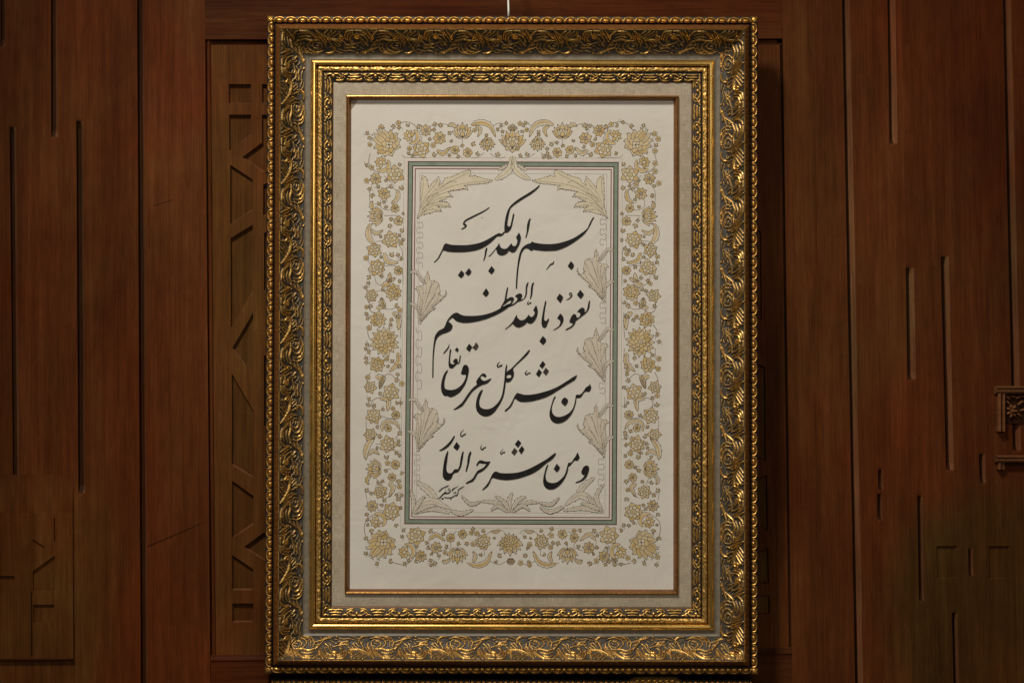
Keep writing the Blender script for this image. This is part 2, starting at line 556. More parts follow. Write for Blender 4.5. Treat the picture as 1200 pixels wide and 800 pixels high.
right_cuts = [
    [(872, 98), (886, 98), (886, 121), (872, 121)],
    [(872, 256), (892.5, 271), (893.5, 375), (872, 362)],
    [(872, 418), (897, 430), (898, 541), (872, 526)],
    [(872, 572), (899.5, 556), (900.5, 622), (872, 606)],
    [(872, 654), (901, 642), (902, 683.5), (872, 683.5)],
    [(872, 697.5), (902.5, 697.5), (903.3, 719.5), (872, 719.5)],
]
back_p = [(238, 40), (930, 40), (936, 782), (238, 782)]
obj('panel', quad_sheet(back_p, 0.0110), [(0, 3, 2, 1)], M['sunk'], wall)
holed_plate('fretwork', [(247.0, 52), (345, 52), (345, 768), (252.0, 768)], left_cuts, 0.0050, 0.0112, [M['panel'], M['lit_edge']], wall, bevel=2.0)
holed_plate('fretwork', [(860, 52), (914.5, 52), (925.5, 762), (860, 762)], right_cuts, 0.0050, 0.0112, [M['plank'], M['plank']], wall, bevel=2.0)
obj('panel', quad_sheet([(345.2, 52), (859.8, 52), (859.8, 766), (345.2, 766)], 0.0065), [(0, 3, 2, 1)], M['panel'], wall)

def moulding(a, b, prof, mat, name='moulding'):
    """profile [(offset px across, depth m)] carried from a to b; offset to the right of travel seen on screen"""
    d = Vector((b[0] - a[0], b[1] - a[1])).normalized()
    n = Vector((-d.y, d.x))
    V = []
    for p in (a, b):
        for o_, dep in prof:
            V.append(wall_pt(p[0] + n.x * o_, p[1] + n.y * o_, dep))
    k = len(prof)
    F = [(i, i + 1, k + i + 1, k + i) for i in range(k - 1)]
    return obj(name, V, F, mat, wall, smooth=False)
# the bead that edges the sunk panel (left, top, right, bottom)
pf = [(0.0, 0.0085), (-1.0, 0.0085), (-1.3, 0.0040), (-2.4, 0.0024), (-4.0, 0.0022), (-5.2, 0.0034), (-5.6, 0.0055), (-7.4, 0.0062)]
moulding((240.6, 46), (246.9, 771), pf, M['plank'])
V_ = []
for (x, y) in ((917.0, 46), (928.4, 766)):
    for o_, dep in ((0.0, 0.0), (-0.4, 0.0088), (-4.6, 0.0088), (-5.2, 0.0058)):
        V_.append(wall_pt(x + o_, y, dep))
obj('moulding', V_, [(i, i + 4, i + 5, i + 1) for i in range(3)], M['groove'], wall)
V_ = []
for (x, y) in ((240.0, 46.5), (917.0, 45.5)):
    for o_, dep in ((0.0, 0.0), (0.3, 0.0088), (3.6, 0.0088), (4.6, 0.0040), (7.0, 0.0062)):
        V_.append(wall_pt(x, y + o_, dep))
obj('moulding', V_, [(i, i + 1, i + 6, i + 5) for i in range(4)], M['rail_wood'], wall)
V_ = []
for (x, y) in ((246.5, 773.0), (928.5, 764.5)):
    for o_, dep in ((-6.5, 0.0062), (-5.0, 0.0040), (-3.0, 0.0030), (-1.0, 0.0012), (0.0, -0.0010), (1.2, -0.0008), (1.4, 0.0003)):
        V_.append(wall_pt(x, y + o_, dep))
obj('moulding', V_, [(i, i + 1, i + 8, i + 7) for i in range(6)], M['rail_wood'], wall)
# top and bottom rails of the joinery
def rail(x0, x1, ya, yb, name='rail'):
    pts = [(x0[0], ya[0]), (x1[0], ya[1]), (x1[1], yb[1]), (x0[1], yb[0])]
    V = quad_sheet(pts, 0.0004) + quad_sheet(pts, 0.014)
    obj(name, V, [(0, 3, 2, 1), (0, 1, 5, 4), (1, 2, 6, 5), (2, 3, 7, 6), (3, 0, 4, 7)], M['rail_wood'], wall)
rail((239.0, 240.4), (917.5, 916.8), (Y0, Y0), (46.2, 45.2))
rail((246.8, 247.5), (928.0, 930.0), (774.2, 765.8), (Y1, Y1))

# carved fragment low on the left: it swells out of the boards and carries sunk fretwork
def rise(y):
    t = min(1.0, max(0.0, (y - 556) / 44.0))
    return -0.0002 - 0.0052 * t * t * (3 - 2 * t)
ys_ = [556 + i * 4.0 for i in range(12)]
V_ = [wall_pt(x, y, rise(y)) for y in ys_ for x in (-60, 86.0)]
V_ += [wall_pt(86.6, y, 0.0005) for y in ys_]
n_ = len(ys_)
F_ = [(2 * i, 2 * i + 2, 2 * i + 3, 2 * i + 1) for i in range(n_ - 1)] + [(2 * i + 1, 2 * i + 3, 2 * n_ + i + 1, 2 * n_ + i) for i in range(n_ - 1)]
obj('carved_panel', V_, F_, M['plank'], wall)
holed_plate('carved_panel', [(-60, 600), (86.0, 600), (86.8, 770), (-60, 771)],
            [[(39.5, 668.5), (65.2, 650), (65.2, 691.5), (39.8, 691.5)],
             [(40.0, 707.5), (64.6, 707.5), (64.8, 728.5), (40.2, 728.5)],
             [(-40, 674), (18.2, 674), (18.2, 694), (-40, 694)],
             [(38.2, 632.6), (40, 631.6), (53.5, 640.2), (52.2, 641.6)],
             [(64.2, 606), (65.4, 606), (65.4, 634), (64.2, 634)],
             [(37.6, 692), (39.2, 692), (39.2, 768), (37.6, 768)]],
            -0.0054, -0.0010, M['plank'], wall, bevel=0.4)
obj('carved_panel', quad_sheet([(-60, 604), (85.4, 604), (86, 768), (-60, 768)], -0.0012), [(0, 3, 2, 1)], M['plank'], wall)
V_ = []
for (x, y) in ((-60, 771), (87.2, 770)):
    for o_, dep in ((-0.5, -0.0054), (0.6, -0.0072), (2.0, -0.0068), (2.6, -0.0004)):
        V_.append(wall_pt(x, y + o_, dep))
obj('ledge', V_, [(i, i + 1, i + 5, i + 4) for i in range(3)], M['rail_wood'], wall)
# ------------------------------------------------------------------ picture frame
HW, HH = 289.3, 386.1           # half size of the frame in picture pixels
frame = empty('picture_frame', PM)
tag(frame, 'large ornate antique gold picture frame with acanthus scrolls around the calligraphy', 'picture frame')

def kk(z):
    return 1.0 - z * K / DF
def hx(d, z):
    return (HW - d) * kk(z)
def hy(d, z):
    return (HH - d) * kk(z)

SIDES = ('bottom', 'right', 'top', 'left')
def pos(side, s, d, z):
    """s runs along the rail (counter-clockwise), d inwards from the outer edge, z off the sheet; picture pixels"""
    if side == 0:
        p = (s, -hy(d, z))
    elif side == 1:
        p = (hx(d, z), s)
    elif side == 2:
        p = (-s, hy(d, z))
    else:
        p = (-hx(d, z), -s)
    return (p[0] * K, p[1] * K, z * K)
def half(side, d, z):
    return hx(d, z) if side in (0, 2) else hy(d, z)

def strip(side, prof, mat, name, parent, smooth=True, matidx=None):
    """mitred length of moulding"""
    V = []
    for e in (-1, 1):
        for d, z in prof:
            V.append(pos(side, e * half(side, d, z), d, z))
    k = len(prof)
    F = [(i, i + k, i + k + 1, i + 1) for i in range(k - 1)]
    o = obj(name, V, F, mat, parent, smooth=False, matidx=matidx)
    return o

def arc(cx, cz, r, a0, a1, n):
    return [(cx + r * math.cos(math.radians(a0 + (a1 - a0) * i / n)), cz + r * math.sin(math.radians(a0 + (a1 - a0) * i / n))) for i in range(n + 1)]

# --- relief fields -------------------------------------------------
def spline(pts, n=8):
    P = np.asarray(pts, float)
    if len(P) == 2:
        t = np.linspace(0, 1, n)[:, None]
        return P[0] * (1 - t) + P[1] * t
    out = []
    for i in range(len(P) - 1):
        p0 = P[max(i - 1, 0)]; p1 = P[i]; p2 = P[i + 1]; p3 = P[min(i + 2, len(P) - 1)]
        t = np.linspace(0, 1, n, endpoint=False)[:, None]
        out.append(0.5 * ((2 * p1) + (-p0 + p2) * t + (2 * p0 - 5 * p1 + 4 * p2 - p3) * t ** 2 + (-p0 + 3 * p1 - 3 * p2 + p3) * t ** 3))
    out.append(P[-1:])
    return np.concatenate(out)

def relief(strokes, U, V, period):
    """height of rounded tapering leaves drawn as strokes [(points, width, height, taper)]"""
    H = np.zeros(U.shape)
    for pts, w, hgt, taper in strokes:
        C = spline(pts, 6)
        n = len(C)
        t = np.linspace(0, 1, n)
        if taper == 0:
            W = np.full(n, w * 0.5)
        else:
            W = w * 0.5 * (0.30 + 0.70 * np.sin(np.pi * np.clip(t, 0.02, 0.98) ** taper))
        best = np.full(U.shape, 9.0)
        for sh in (-period, 0, period):
            for i in range(n - 1 if n > 1 else 1):
                a, b_ = C[i], C[min(i + 1, n - 1)]
                ab = b_ - a
                L2 = ab.dot(ab) + 1e-9
                px_, py_ = U - (a[0] + sh), V - a[1]
                tt = np.clip((px_ * ab[0] + py_ * ab[1]) / L2, 0, 1)
                dd = np.hypot(px_ - tt * ab[0], py_ - tt * ab[1])
                ww = W[i] * (1 - tt) + W[min(i + 1, n - 1)] * tt
                best = np.minimum(best, dd / ww)
        h = hgt * np.sqrt(np.clip(1 - best ** 2, 0, 1))
        if w > 1.9 and taper:
            h = h * (1 - 0.26 * np.exp(-((best - 0.42) / 0.16) ** 2))
        H = np.maximum(H, h)
    return H

def zs(pts):          # traced on the bottom rail, 7.27x enlargement
    return [((x - 20) / 7.27, (y - 385) / 7.27) for x, y in pts]
def st(pts, w, h=2.2, t=0.8):
    return (zs(pts), w * 1.18 / 7.27, h, t)
ACANTHUS = [
    st([(28, 548), (34, 520), (90, 512), (150, 528), (205, 562), (248, 596)], 21, 2.8, 0.7),
    st([(36, 542), (48, 552), (60, 540), (52, 530)], 15, 2.6, 0),
    st([(48, 580), (84, 556), (126, 532)], 12, 2.2), st([(76, 592), (112, 566), (150, 538)], 12, 2.2),
    st([(108, 598), (140, 572), (172, 548)], 12, 2.1), st([(142, 600), (172, 580), (198, 562)], 11, 2.0),
    st([(134, 498), (158, 524), (184, 548)], 12, 2.2), st([(164, 492), (194, 534), (222, 572)], 14, 2.3),
    st([(196, 490), (218, 536), (244, 584)], 14, 2.4), st([(222, 505), (240, 540), (262, 575)], 11, 2.0),
    st([(248, 528), (282, 560), (326, 586), (384, 594)], 24, 2.7, 0.6),
    st([(244, 512), (300, 508), (352, 520), (402, 508), (436, 484)], 17, 2.4),
    st([(296, 536), (350, 546), (410, 530)], 13, 2.1), st([(320, 562), (364, 572), (408, 560)], 11, 1.9),
    st([(196, 420), (252, 404), (316, 426), (334, 466), (300, 498)], 15, 2.2),
    st([(232, 398), (306, 392), (362, 428), (366, 486)], 14, 2.1), st([(292, 388), (366, 404), (398, 448), (388, 500)], 13, 1.9),
    st([(240, 440), (280, 444), (292, 474), (262, 496)], 13, 2.0),
    st([(104, 458), (110, 420), (146, 396), (190, 402)], 22, 2.2), st([(152, 504), (130, 466), (116, 436)], 12, 1.9),
    st([(188, 446), (182, 478), (196, 512)], 13, 1.9), st([(216, 436), (214, 478), (244, 514)], 12, 1.8),
    st([(62, 474), (104, 504)], 10, 1.7), st([(76, 448), (114, 492)], 10, 1.7), st([(40, 420), (86, 432)], 10, 1.4), st([(32, 398), (96, 404)], 11, 1.3),
    st([(404, 450), (470, 428), (546, 408)], 18, 2.2), st([(414, 512), (446, 472), (474, 436)], 16, 2.2),
    st([(470, 416), (520, 400), (562, 394)], 13, 1.8), st([(514, 394), (528, 400), (520, 408)], 18, 2.0, 0), st([(580, 392), (590, 402)], 16, 1.8, 0),
    st([(592, 440), (640, 448), (694, 430)], 12, 1.8), st([(602, 408), (650, 420), (692, 408)], 11, 1.5), st([(604, 470), (656, 468), (690, 484)], 12, 1.8),
    st([(566, 536), (590, 540), (584, 562), (566, 556)], 26, 2.7, 0), st([(512, 556), (536, 590), (592, 594)], 15, 2.3),
    st([(596, 566), (634, 548), (638, 500)], 15, 2.4), st([(604, 580), (654, 562), (660, 506)], 14, 2.4), st([(600, 595), (668, 580), (682, 516)], 14, 2.3),
    st([(492, 514), (520, 550), (556, 562)], 14, 2.3), st([(524, 504), (544, 528), (556, 540)], 12, 2.0),
    st([(552, 494), (606, 478), (640, 490)], 11, 1.9), st([(492, 462), (504, 474)], 16, 1.8, 0), st([(520, 456), (540, 478), (536, 500)], 10, 1.7),
    st([(440, 516), (444, 556), (396, 596)], 15, 2.3), st([(446, 516), (466, 560), (494, 604)], 17, 2.4), st([(468, 522), (492, 560), (520, 598)], 12, 2.1),
    st([(410, 592), (432, 574), (452, 556)], 11, 2.0),
]
PERIOD = 92.0
OD0, OD1 = 16.3, 46.0          # ornament band across the rail
def cove(d):
    """scoop: crest on the outside, low towards the sight edge"""
    t = (d - OD0) / (OD1 - OD0)
    return 31.0 - 23.5 * (1 - (1 - t) ** 1.85)
def cove_n(d):
    e = 0.05
    dz = (cove(d + e) - cove(d - e)) / (2 * e)
    l = np.hypot(1, dz)
    return -dz / l, 1 / l        # normal in (d, z)

NU, NV = 216, 72
uu = np.linspace(0, PERIOD, NU)
vv = np.linspace(0, 30.0, NV)
UU, VV = np.meshgrid(uu, vv)                      # rows: v
BODY = [(zs(p), w / 7.27, 0.50, 0) for p, w in (([(60, 550), (150, 545), (220, 560)], 75), ([(260, 430), (340, 450), (370, 480)], 85), ([(270, 560), (380, 560)], 50),
        ([(430, 480), (480, 430), (560, 405)], 48), ([(560, 550), (640, 545)], 95), ([(110, 430), (170, 420)], 50), ([(440, 560), (490, 570)], 70), ([(610, 430), (680, 430)], 46), ([(180, 470), (230, 490)], 44))]
AC = relief(ACANTHUS, UU, VV, PERIOD)
AC = np.maximum(AC, relief(BODY, UU, VV, PERIOD))
# small fronds crowding the ground between the big leaves
rs = np.random.RandomState(11)
small = []
for _ in range(900):
    q = (rs.uniform(0, PERIOD), rs.uniform(1.5, 28.5))
    iu, iv = int(q[0] / PERIOD * (NU - 1)), int(q[1] / 30.0 * (NV - 1))
    if AC[iv, iu] > 0.55:
        continue
    if any(abs((q[0] - s_[0] + 46) % 92 - 46) < 2.6 and abs(q[1] - s_[1]) < 1.9 for s_ in small):
        continue
    small.append(q)
    if len(small) > 46:
        break
FR = []
for (u_, v_) in small:
    a_ = 0.5 * math.sin(u_ * 0.21) + rs.uniform(-0.5, 0.5) + (0.5 if v_ > 15 else -0.3)
    l_ = rs.uniform(2.0, 3.6)
    FR.append(([(u_ - l_ * math.cos(a_), v_ - l_ * math.sin(a_)), (u_, v_ + rs.uniform(-0.7, 0.7)), (u_ + l_ * math.cos(a_ + 0.5), v_ + l_ * math.sin(a_ + 0.5))], rs.uniform(1.5, 2.1), rs.uniform(1.2, 1.7), 0.8))
AC = np.maximum(AC, relief(FR, UU, VV, PERIOD))
edge = np.clip(np.minimum(VV / 1.2, (30.0 - VV) / 1.0), 0, 1)
AC *= edge
AC += 0.10 * np.random.rand(*AC.shape) * (AC > 0.1)
AC[:, -1] = AC[:, 0]

def ac_at(u, v):
    fu = (np.asarray(u) % PERIOD) / PERIOD * (NU - 1)
    fv = np.clip(np.asarray(v) / 30.0, 0, 1) * (NV - 1)
    i0 = np.clip(fu.astype(int), 0, NU - 2); j0 = np.clip(fv.astype(int), 0, NV - 2)
    a, b_ = fu - i0, fv - j0
    return (AC[j0, i0] * (1 - a) * (1 - b_) + AC[j0, i0 + 1] * a * (1 - b_) + AC[j0 + 1, i0] * (1 - a) * b_ + AC[j0 + 1, i0 + 1] * a * b_)

def orn_mesh(side, sfun, ufun, ncol, name, parent):
    V, A = [], []
    for j in range(NV):
        v = vv[j]
        d0 = OD1 - v / 30.0 * (OD1 - OD0)      # v grows outwards
        z0 = cove(d0)
        nd, nz = cove_n(d0)
        for i in range(ncol):
            a = i / (ncol - 1)
            s = sfun(a, d0, z0)
            h = float(ac_at(ufun(s), v))
            V.append(pos(side, s, d0 + nd * h, z0 + nz * h))
            A.append(h / 2.8)
    return obj(name, V, grid_faces(NV, ncol, True), M['relief'], parent, smooth=True, attr={'gild': A})

# where a repeat of the scroll starts on each rail (s coordinate)
S0 = [502.75 - 600.0, 403.4 - 477.2, 600.0 - 588.0, 187.7 - 403.4]

EGG = [([(0.9, 7.0), (1.7, 2.6), (6.75, 0.8), (11.8, 2.6), (12.6, 7.0)], 1.5, 1.3, 0),
       ([(5.7, 5.0), (7.8, 5.0)], 5.0, 2.6, 0),
       ([(5.5, 6.4), (8.0, 6.4)], 4.6, 2.4, 0),
       ([(13.5, 6.3), (13.5, 5.0)], 2.4, 1.1, 0)]
EP, EW = 13.5, 7.2
eu = np.linspace(0, EP, 29)
ev = np.linspace(0, EW, 17)
EU, EV = np.meshgrid(eu, ev)
EH = relief(EGG, EU, EV, EP)
def egg_base(v):
    t = v / EW * 2 - 1
    return 14.0 + 2.2 * math.sqrt(max(0, 1 - (t * 0.98) ** 2))

rails = []
for side in range(4):
    prof = [(3.0, -12), (1.6, -11.0), (1.0, 10.0), (1.4, 13.6), (8.6, 13.6), (9.0, 11.2), (10.2, 11.2), (10.8, 15.0),
            (11.8, 18.0), (14.2, 26.0), (15.4, 29.8), (16.1, 31.2), (17.0, 30.2)]
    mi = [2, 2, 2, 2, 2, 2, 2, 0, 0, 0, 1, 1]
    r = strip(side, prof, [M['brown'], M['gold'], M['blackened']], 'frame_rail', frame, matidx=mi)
    rails.append(r)
    # acanthus scrolls
    hl_in = half(side, OD1, cove(OD1))
    k0 = math.ceil((-hl_in - S0[side]) / PERIOD)
    k1 = math.floor((hl_in - S0[side]) / PERIOD)
    first = None
    for k in range(k0, k1):
        s_a = S0[side] + k * PERIOD
        if first is None:
            first = orn_mesh(side, lambda a, d, z: s_a + a * PERIOD, lambda s: s - s_a, NU, 'acanthus_scroll', r)
            fa = s_a
        else:
            dlt = (s_a - fa) * K
            share(first, [(dlt, 0, 0), (0, dlt, 0), (-dlt, 0, 0), (0, -dlt, 0)][side], r)
    sa, sb = S0[side] + k0 * PERIOD, S0[side] + k1 * PERIOD
    orn_mesh(side, lambda a, d, z: -half(side, d, z) * (1 - a) + sa * a, lambda s: s - S0[side], 210, 'acanthus_scroll', r)
    orn_mesh(side, lambda a, d, z: sb * (1 - a) + half(side, d, z) * a, lambda s: s - S0[side], 210, 'acanthus_scroll', r)
    # egg beading along the outer edge
    hl = half(side, 5.0, 14.0) - 4.0
    n = int(2 * hl / EP)
    pitch = 2 * hl / n
    V, A = [], []
    for j in range(len(ev)):
        for i in range(len(eu)):
            h = EH[j, i]
            V.append(pos(side, -hl + eu[i] / EP * pitch, 1.4 + ev[j], egg_base(ev[j]) + h))
            A.append(h / 2.0 + 0.12 * max(0, (egg_base(ev[j]) - 14) / 2.2))
    e0 = obj('egg_bead', V, grid_faces(len(ev), len(eu)), M['egg'], r, smooth=True, attr={'gild': A})
    for k in range(1, n):
        dlt = k * pitch * K
        share(e0, [(dlt, 0, 0), (0, dlt, 0), (-dlt, 0, 0), (0, -dlt, 0)][side], r)

# little leaf at each outer corner of the beading
for sx in (-1, 1):
    for sy in (-1, 1):
        V, A = [], []
        nu = 14
        for j in range(nu):
            for i in range(nu):
                a, b_ = i / (nu - 1) * 2 - 1, j / (nu - 1) * 2 - 1
                rr = max(abs(a), abs(b_))
                z = 13.7 + 3.8 * math.sqrt(max(0, 1 - 0.5 * (a * a + b_ * b_))) * (1 - rr ** 6) + 0.5 * math.cos(4 * math.atan2(b_, a)) * (1 - rr)
                V.append(((sx * hx(5.0, z) + a * 3.9) * K, (sy * hy(5.0, z) + b_ * 3.9) * K, z * K))
                A.append(0.45)
        obj('corner_leaf', V, grid_faces(nu, nu), M['egg'], rails[0 if sy < 0 else 2], smooth=True, attr={'gild': A})

# --- inner mouldings ------------------------------------------------
SC = [([(0, 6.2), (0.01, 6.2)], 4.4, 2.0, 0),
      ([(2.0, 8.6), (6.0, 8.2), (9.5, 5.4), (7.2, 3.2), (4.4, 4.4)], 2.2, 1.6, 0),
      ([(3.0, 1.6), (7.0, 1.2), (11.5, 2.4), (13.4, 5.2)], 2.0, 1.5, 0.8),
      ([(10.6, 8.6), (13.6, 7.6), (16.5, 8.4)], 2.0, 1.4, 0), ([(11.0, 5.6), (12.5, 6.8)], 1.8, 1.3, 0),
      ([(16.4, 2.6), (20.6, 1.8), (24.7, 2.4), (29.0, 1.8), (33.0, 2.6)], 2.1, 1.5, 0),
      ([(17.5, 5.6), (24.7, 5.0), (32.0, 5.6)], 2.6, 1.8, 0.9),
      ([(18.5, 8.4), (24.7, 7.8), (31.0, 8.4)], 1.8, 1.3, 0.9),
      ([(47.4, 8.6), (43.4, 8.2), (39.9, 5.4), (42.2, 3.2), (45.0, 4.4)], 2.2, 1.6, 0),
      ([(46.4, 1.6), (42.4, 1.2), (37.9, 2.4), (36.0, 5.2)], 2.0, 1.5, 0.8),
      ([(38.8, 8.6), (35.8, 7.6), (32.9, 8.4)], 2.0, 1.4, 0), ([(38.4, 5.6), (36.9, 6.8)], 1.8, 1.3, 0)]
SP = 49.4
SNU, SNV = 124, 25
su = np.linspace(0, SP, SNU); sv = np.linspace(0, 10.0, SNV)
SU, SV = np.meshgrid(su, sv)
SH = relief(SC, SU, SV, SP) * np.clip(np.minimum(SV, 10 - SV) / 0.5, 0, 1)
SH[:, -1] = SH[:, 0]
def sc_at(u, v):
    fu = (u % SP) / SP * (SNU - 1); fv = min(max(v / 10.0, 0), 1) * (SNV - 1)
    i, j = min(int(fu), SNU - 2), min(int(fv), SNV - 2)
    a, b_ = fu - i, fv - j
    return SH[j, i] * (1 - a) * (1 - b_) + SH[j, i + 1] * a * (1 - b_) + SH[j + 1, i] * (1 - a) * b_ + SH[j + 1, i + 1] * a * b_
SPH = [518.6 - 600, 0.0, 12.0, 20.0]
rng = np.random.RandomState(3)
SAND = rng.rand(16, 1400)
for side in range(4):
    # grey painted scoop between scrolls and bead
    strip(side, [(45.4, 7.8), (47.2, 6.6), (49.6, 6.6), (52.0, 8.0), (52.6, 7.6)], M['greyslope'], 'grey_slip', frame)
    strip(side, [(52.5, 7.0)] + arc(56.0, 8.0, 3.5, 180, 0, 10) + [(59.6, 6.4)], M['gold'], 'gold_bead', frame)
    for p in frame.children[-1].data.polygons:
        p.use_smooth = True
    # sanded flat
    hl = half(side, 63, 7)
    ncol = int(2 * hl / 1.5)
    V, A = [], []
    for j in range(8):
        t = j / 7
        d = 60.2 + t * 6.4
        z0 = 6.6 + 1.8 * math.sin(math.pi * (0.15 + 0.7 * t)) - (1.6 if j in (0, 7) else 0)
        for i in range(ncol):
            q = SAND[j, i % 1400]
            hh_ = (q ** 1.5) * 1.6 if j not in (0, 7) else 0
            V.append(pos(side, (-1 + 2 * i / (ncol - 1)) * half(side, d, z0), d, z0 + hh_))
            A.append(q if j not in (0, 7) else 0)
    obj('sanded_slip', V, grid_faces(8, ncol), M['sand'], frame, smooth=True, attr={'gild': A})
    # fine scroll band
    def scz(d):
        t = (d - 67.6) / (78.2 - 67.6)
        return 4.2 + 3.0 * math.cos(t * math.pi * 0.5)
    hl_in = half(side, 78.2, 4)
    k0 = math.ceil((-hl_in - SPH[side]) / SP); k1 = math.floor((hl_in - SPH[side]) / SP)
    def sc_mesh(sfun, ncol):
        V, A = [], []
        for j in range(SNV):
            v = sv[j]
            d = 78.2 - v / 10.0 * (78.2 - 67.6)
            z = scz(d)
            for i in range(ncol):
                s = sfun(i / (ncol - 1), d, z)
                h = sc_at(s - SPH[side], v)
                V.append(pos(side, s, d, z + h))
                A.append(h / 2.0)
        return obj('scroll_band', V, grid_faces(SNV, ncol, True), M['scrollband'], band, smooth=True, attr={'gild': A})
    band = strip(side, [(66.6, 5.2), (67.2, 6.4), (67.7, 6.9)], M['blackened'], 'scroll_moulding', frame)
    band_edge = None
    sa0 = SPH[side] + k0 * SP
    f0 = sc_mesh(lambda a, d, z: sa0 + a * SP, SNU)
    for k in range(k0 + 1, k1):
        dlt = (k - k0) * SP * K
        share(f0, [(dlt, 0, 0), (0, dlt, 0), (-dlt, 0, 0), (0, -dlt, 0)][side], band)
    sb0 = SPH[side] + k1 * SP
    sc_mesh(lambda a, d, z: -half(side, d, z) * (1 - a) + sa0 * a, 110)
    sc_mesh(lambda a, d, z: sb0 * (1 - a) + half(side, d, z) * a, 110)
    strip(side, [(78.1, 4.0), (78.4, 3.2), (79.2, 3.4)], M['brown'], 'sight_edge', frame)
    strip(side, [(79.1, 3.2), (80.0, 3.6), (93.2, 3.9), (94.3, 3.6)], M['linen'], 'liner', frame)
    strip(side, [(94.0, 3.3), (94.1, 6.2), (94.6, 7.2), (95.3, 7.5), (96.0, 7.0), (96.3, 6.2), (96.8, 6.1), (97.4, 5.6), (100.0, 0.2), (100.2, -0.2)], [M['fillet'], M['mahogany']], 'fillet', frame, matidx=[0] * 5 + [1, 1, 1, 1])
bx_, by_ = (HW - 4) * K, (HH - 4) * K
_v = [(-bx_, -by_, -2.0 * K), (bx_, -by_, -2.0 * K), (bx_, by_, -2.0 * K), (-bx_, by_, -2.0 * K)]
_v += [(x, y, -11.5 * K) for x, y, z in _v]
obj('backing_board', _v, [(0, 1, 2, 3), (7, 6, 5, 4), (0, 4, 5, 1), (1, 5, 6, 2), (2, 6, 7, 3), (3, 7, 4, 0)], M['brown'], frame)
# ------------------------------------------------------------------ the calligraphy sheet
_p = [at_sheet(x, y) for x, y in ((403, 111), (796, 111), (797, 696), (402, 695))]
sheet = obj('calligraphy_sheet', [_p[3], _p[2], _p[1], _p[0]], [(0, 1, 2, 3)], M['paper'])
sheet.matrix_world = PM
tag(sheet, 'cream paper sheet with black Arabic calligraphy and gold floral border inside the frame', 'calligraphy')

Z0 = 0.00012
DZ = 0.000004
class Draw:
    """flat painted shapes on the sheet: every stroke lies a hair above the one before"""
    def __init__(self, z=Z0):
        self.V, self.F, self.MI, self.mats, self.z = [], [], [], [], z
    def mi(self, m):
        if m not in self.mats:
            self.mats.append(m)
        return self.mats.index(m)
    def fill(self, loops, mat):
        if not isinstance(loops[0][0], (tuple, list, np.ndarray)):
            loops = [loops]
        vv_ = [[Vector((p[0], p[1], 0)) for p in lp] for lp in loops]
        tr = tessellate_polygon(vv_)
        flat = [p for lp in loops for p in lp]
        b0 = len(self.V)
        self.V += [at_sheet(p[0], p[1], self.z) for p in flat]
        k = self.mi(mat)
        for t in tr:
            a, b_, c_ = [flat[i] for i in t]
            cr_ = (b_[0] - a[0]) * (c_[1] - a[1]) - (b_[1] - a[1]) * (c_[0] - a[0])
            if abs(cr_) < 1e-7:
                continue
            t = t if cr_ < 0 else t[::-1]
            self.F.append(tuple(b0 + i for i in t))
            self.MI.append(k)
        self.z += DZ
    def line(self, pts, w, mat, closed=False, n=5, ends=0.5):
        """ribbon; w number or list of widths per point"""
        P = [tuple(p[:2]) for p in pts]
        W = list(w) if isinstance(w, (list, tuple)) else [w] * len(P)
        if closed:
            P = P + [P[0]]; W = W + [W[0]]
        if len(P) > 2 and n > 1:
            C = spline(P, n)
            WW = np.interp(np.linspace(0, len(P) - 1, len(C)), np.arange(len(P)), W)
        else:
            C = np.asarray(P, float); WW = np.asarray(W, float)
        T = np.gradient(C, axis=0)
        L = np.hypot(T[:, 0], T[:, 1]) + 1e-9
        N = np.stack([-T[:, 1] / L, T[:, 0] / L], 1)
        b0 = len(self.V)
        for c_, nn, ww in zip(C, N, WW):
            self.V.append(at_sheet(c_[0] + nn[0] * ww / 2, c_[1] + nn[1] * ww / 2, self.z))
            self.V.append(at_sheet(c_[0] - nn[0] * ww / 2, c_[1] - nn[1] * ww / 2, self.z))
        k = self.mi(mat)
        for i in range(len(C) - 1):
            a = b0 + 2 * i
            self.F.append((a, a + 2, a + 3, a + 1)); self.MI.append(k)
        self.z += DZ
    def dot(self, x, y, r, mat, n=8, asp=1.0, ang=0.0):
        ca, sa = math.cos(ang), math.sin(ang)
        pts = []
        for i in range(n):
            t = 2 * math.pi * i / n
            a, b_ = r * math.cos(t), r * asp * math.sin(t)
            pts.append((x + a * ca - b_ * sa, y + a * sa + b_ * ca))
        self.fill(pts, mat)
    def build(self, name):
        return obj(name, self.V, self.F, self.mats, sheet, matidx=self.MI)

def smooth_loop(pts, n=5, corner=58):
    P = [np.asarray(p, float) for p in pts]
    m_ = len(P)
    tang = []
    for i in range(m_):
        a, b_, c_ = P[i - 1], P[i], P[(i + 1) % m_]
        u, v = b_ - a, c_ - b_
        cu_, cv_ = np.hypot(*u) + 1e-9, np.hypot(*v) + 1e-9
        ang = math.degrees(math.acos(max(-1, min(1, u.dot(v) / cu_ / cv_))))
        tang.append(None if ang > corner else (u / cu_ + v / cv_) / 2)
    out = []
    for i in range(m_):
        a, b_ = P[i], P[(i + 1) % m_]
        L = np.hypot(*(b_ - a))
        e = (b_ - a)
        ta = e if tang[i] is None else tang[i] * L
        tb = e if tang[(i + 1) % m_] is None else tang[(i + 1) % m_] * L
        for k in range(n):
            t = k / n
            h00 = 2 * t ** 3 - 3 * t ** 2 + 1; h10 = t ** 3 - 2 * t ** 2 + t; h01 = -2 * t ** 3 + 3 * t ** 2; h11 = t ** 3 - t ** 2
            out.append(tuple(h00 * a + h10 * ta + h01 * b_ + h11 * tb))
    return out


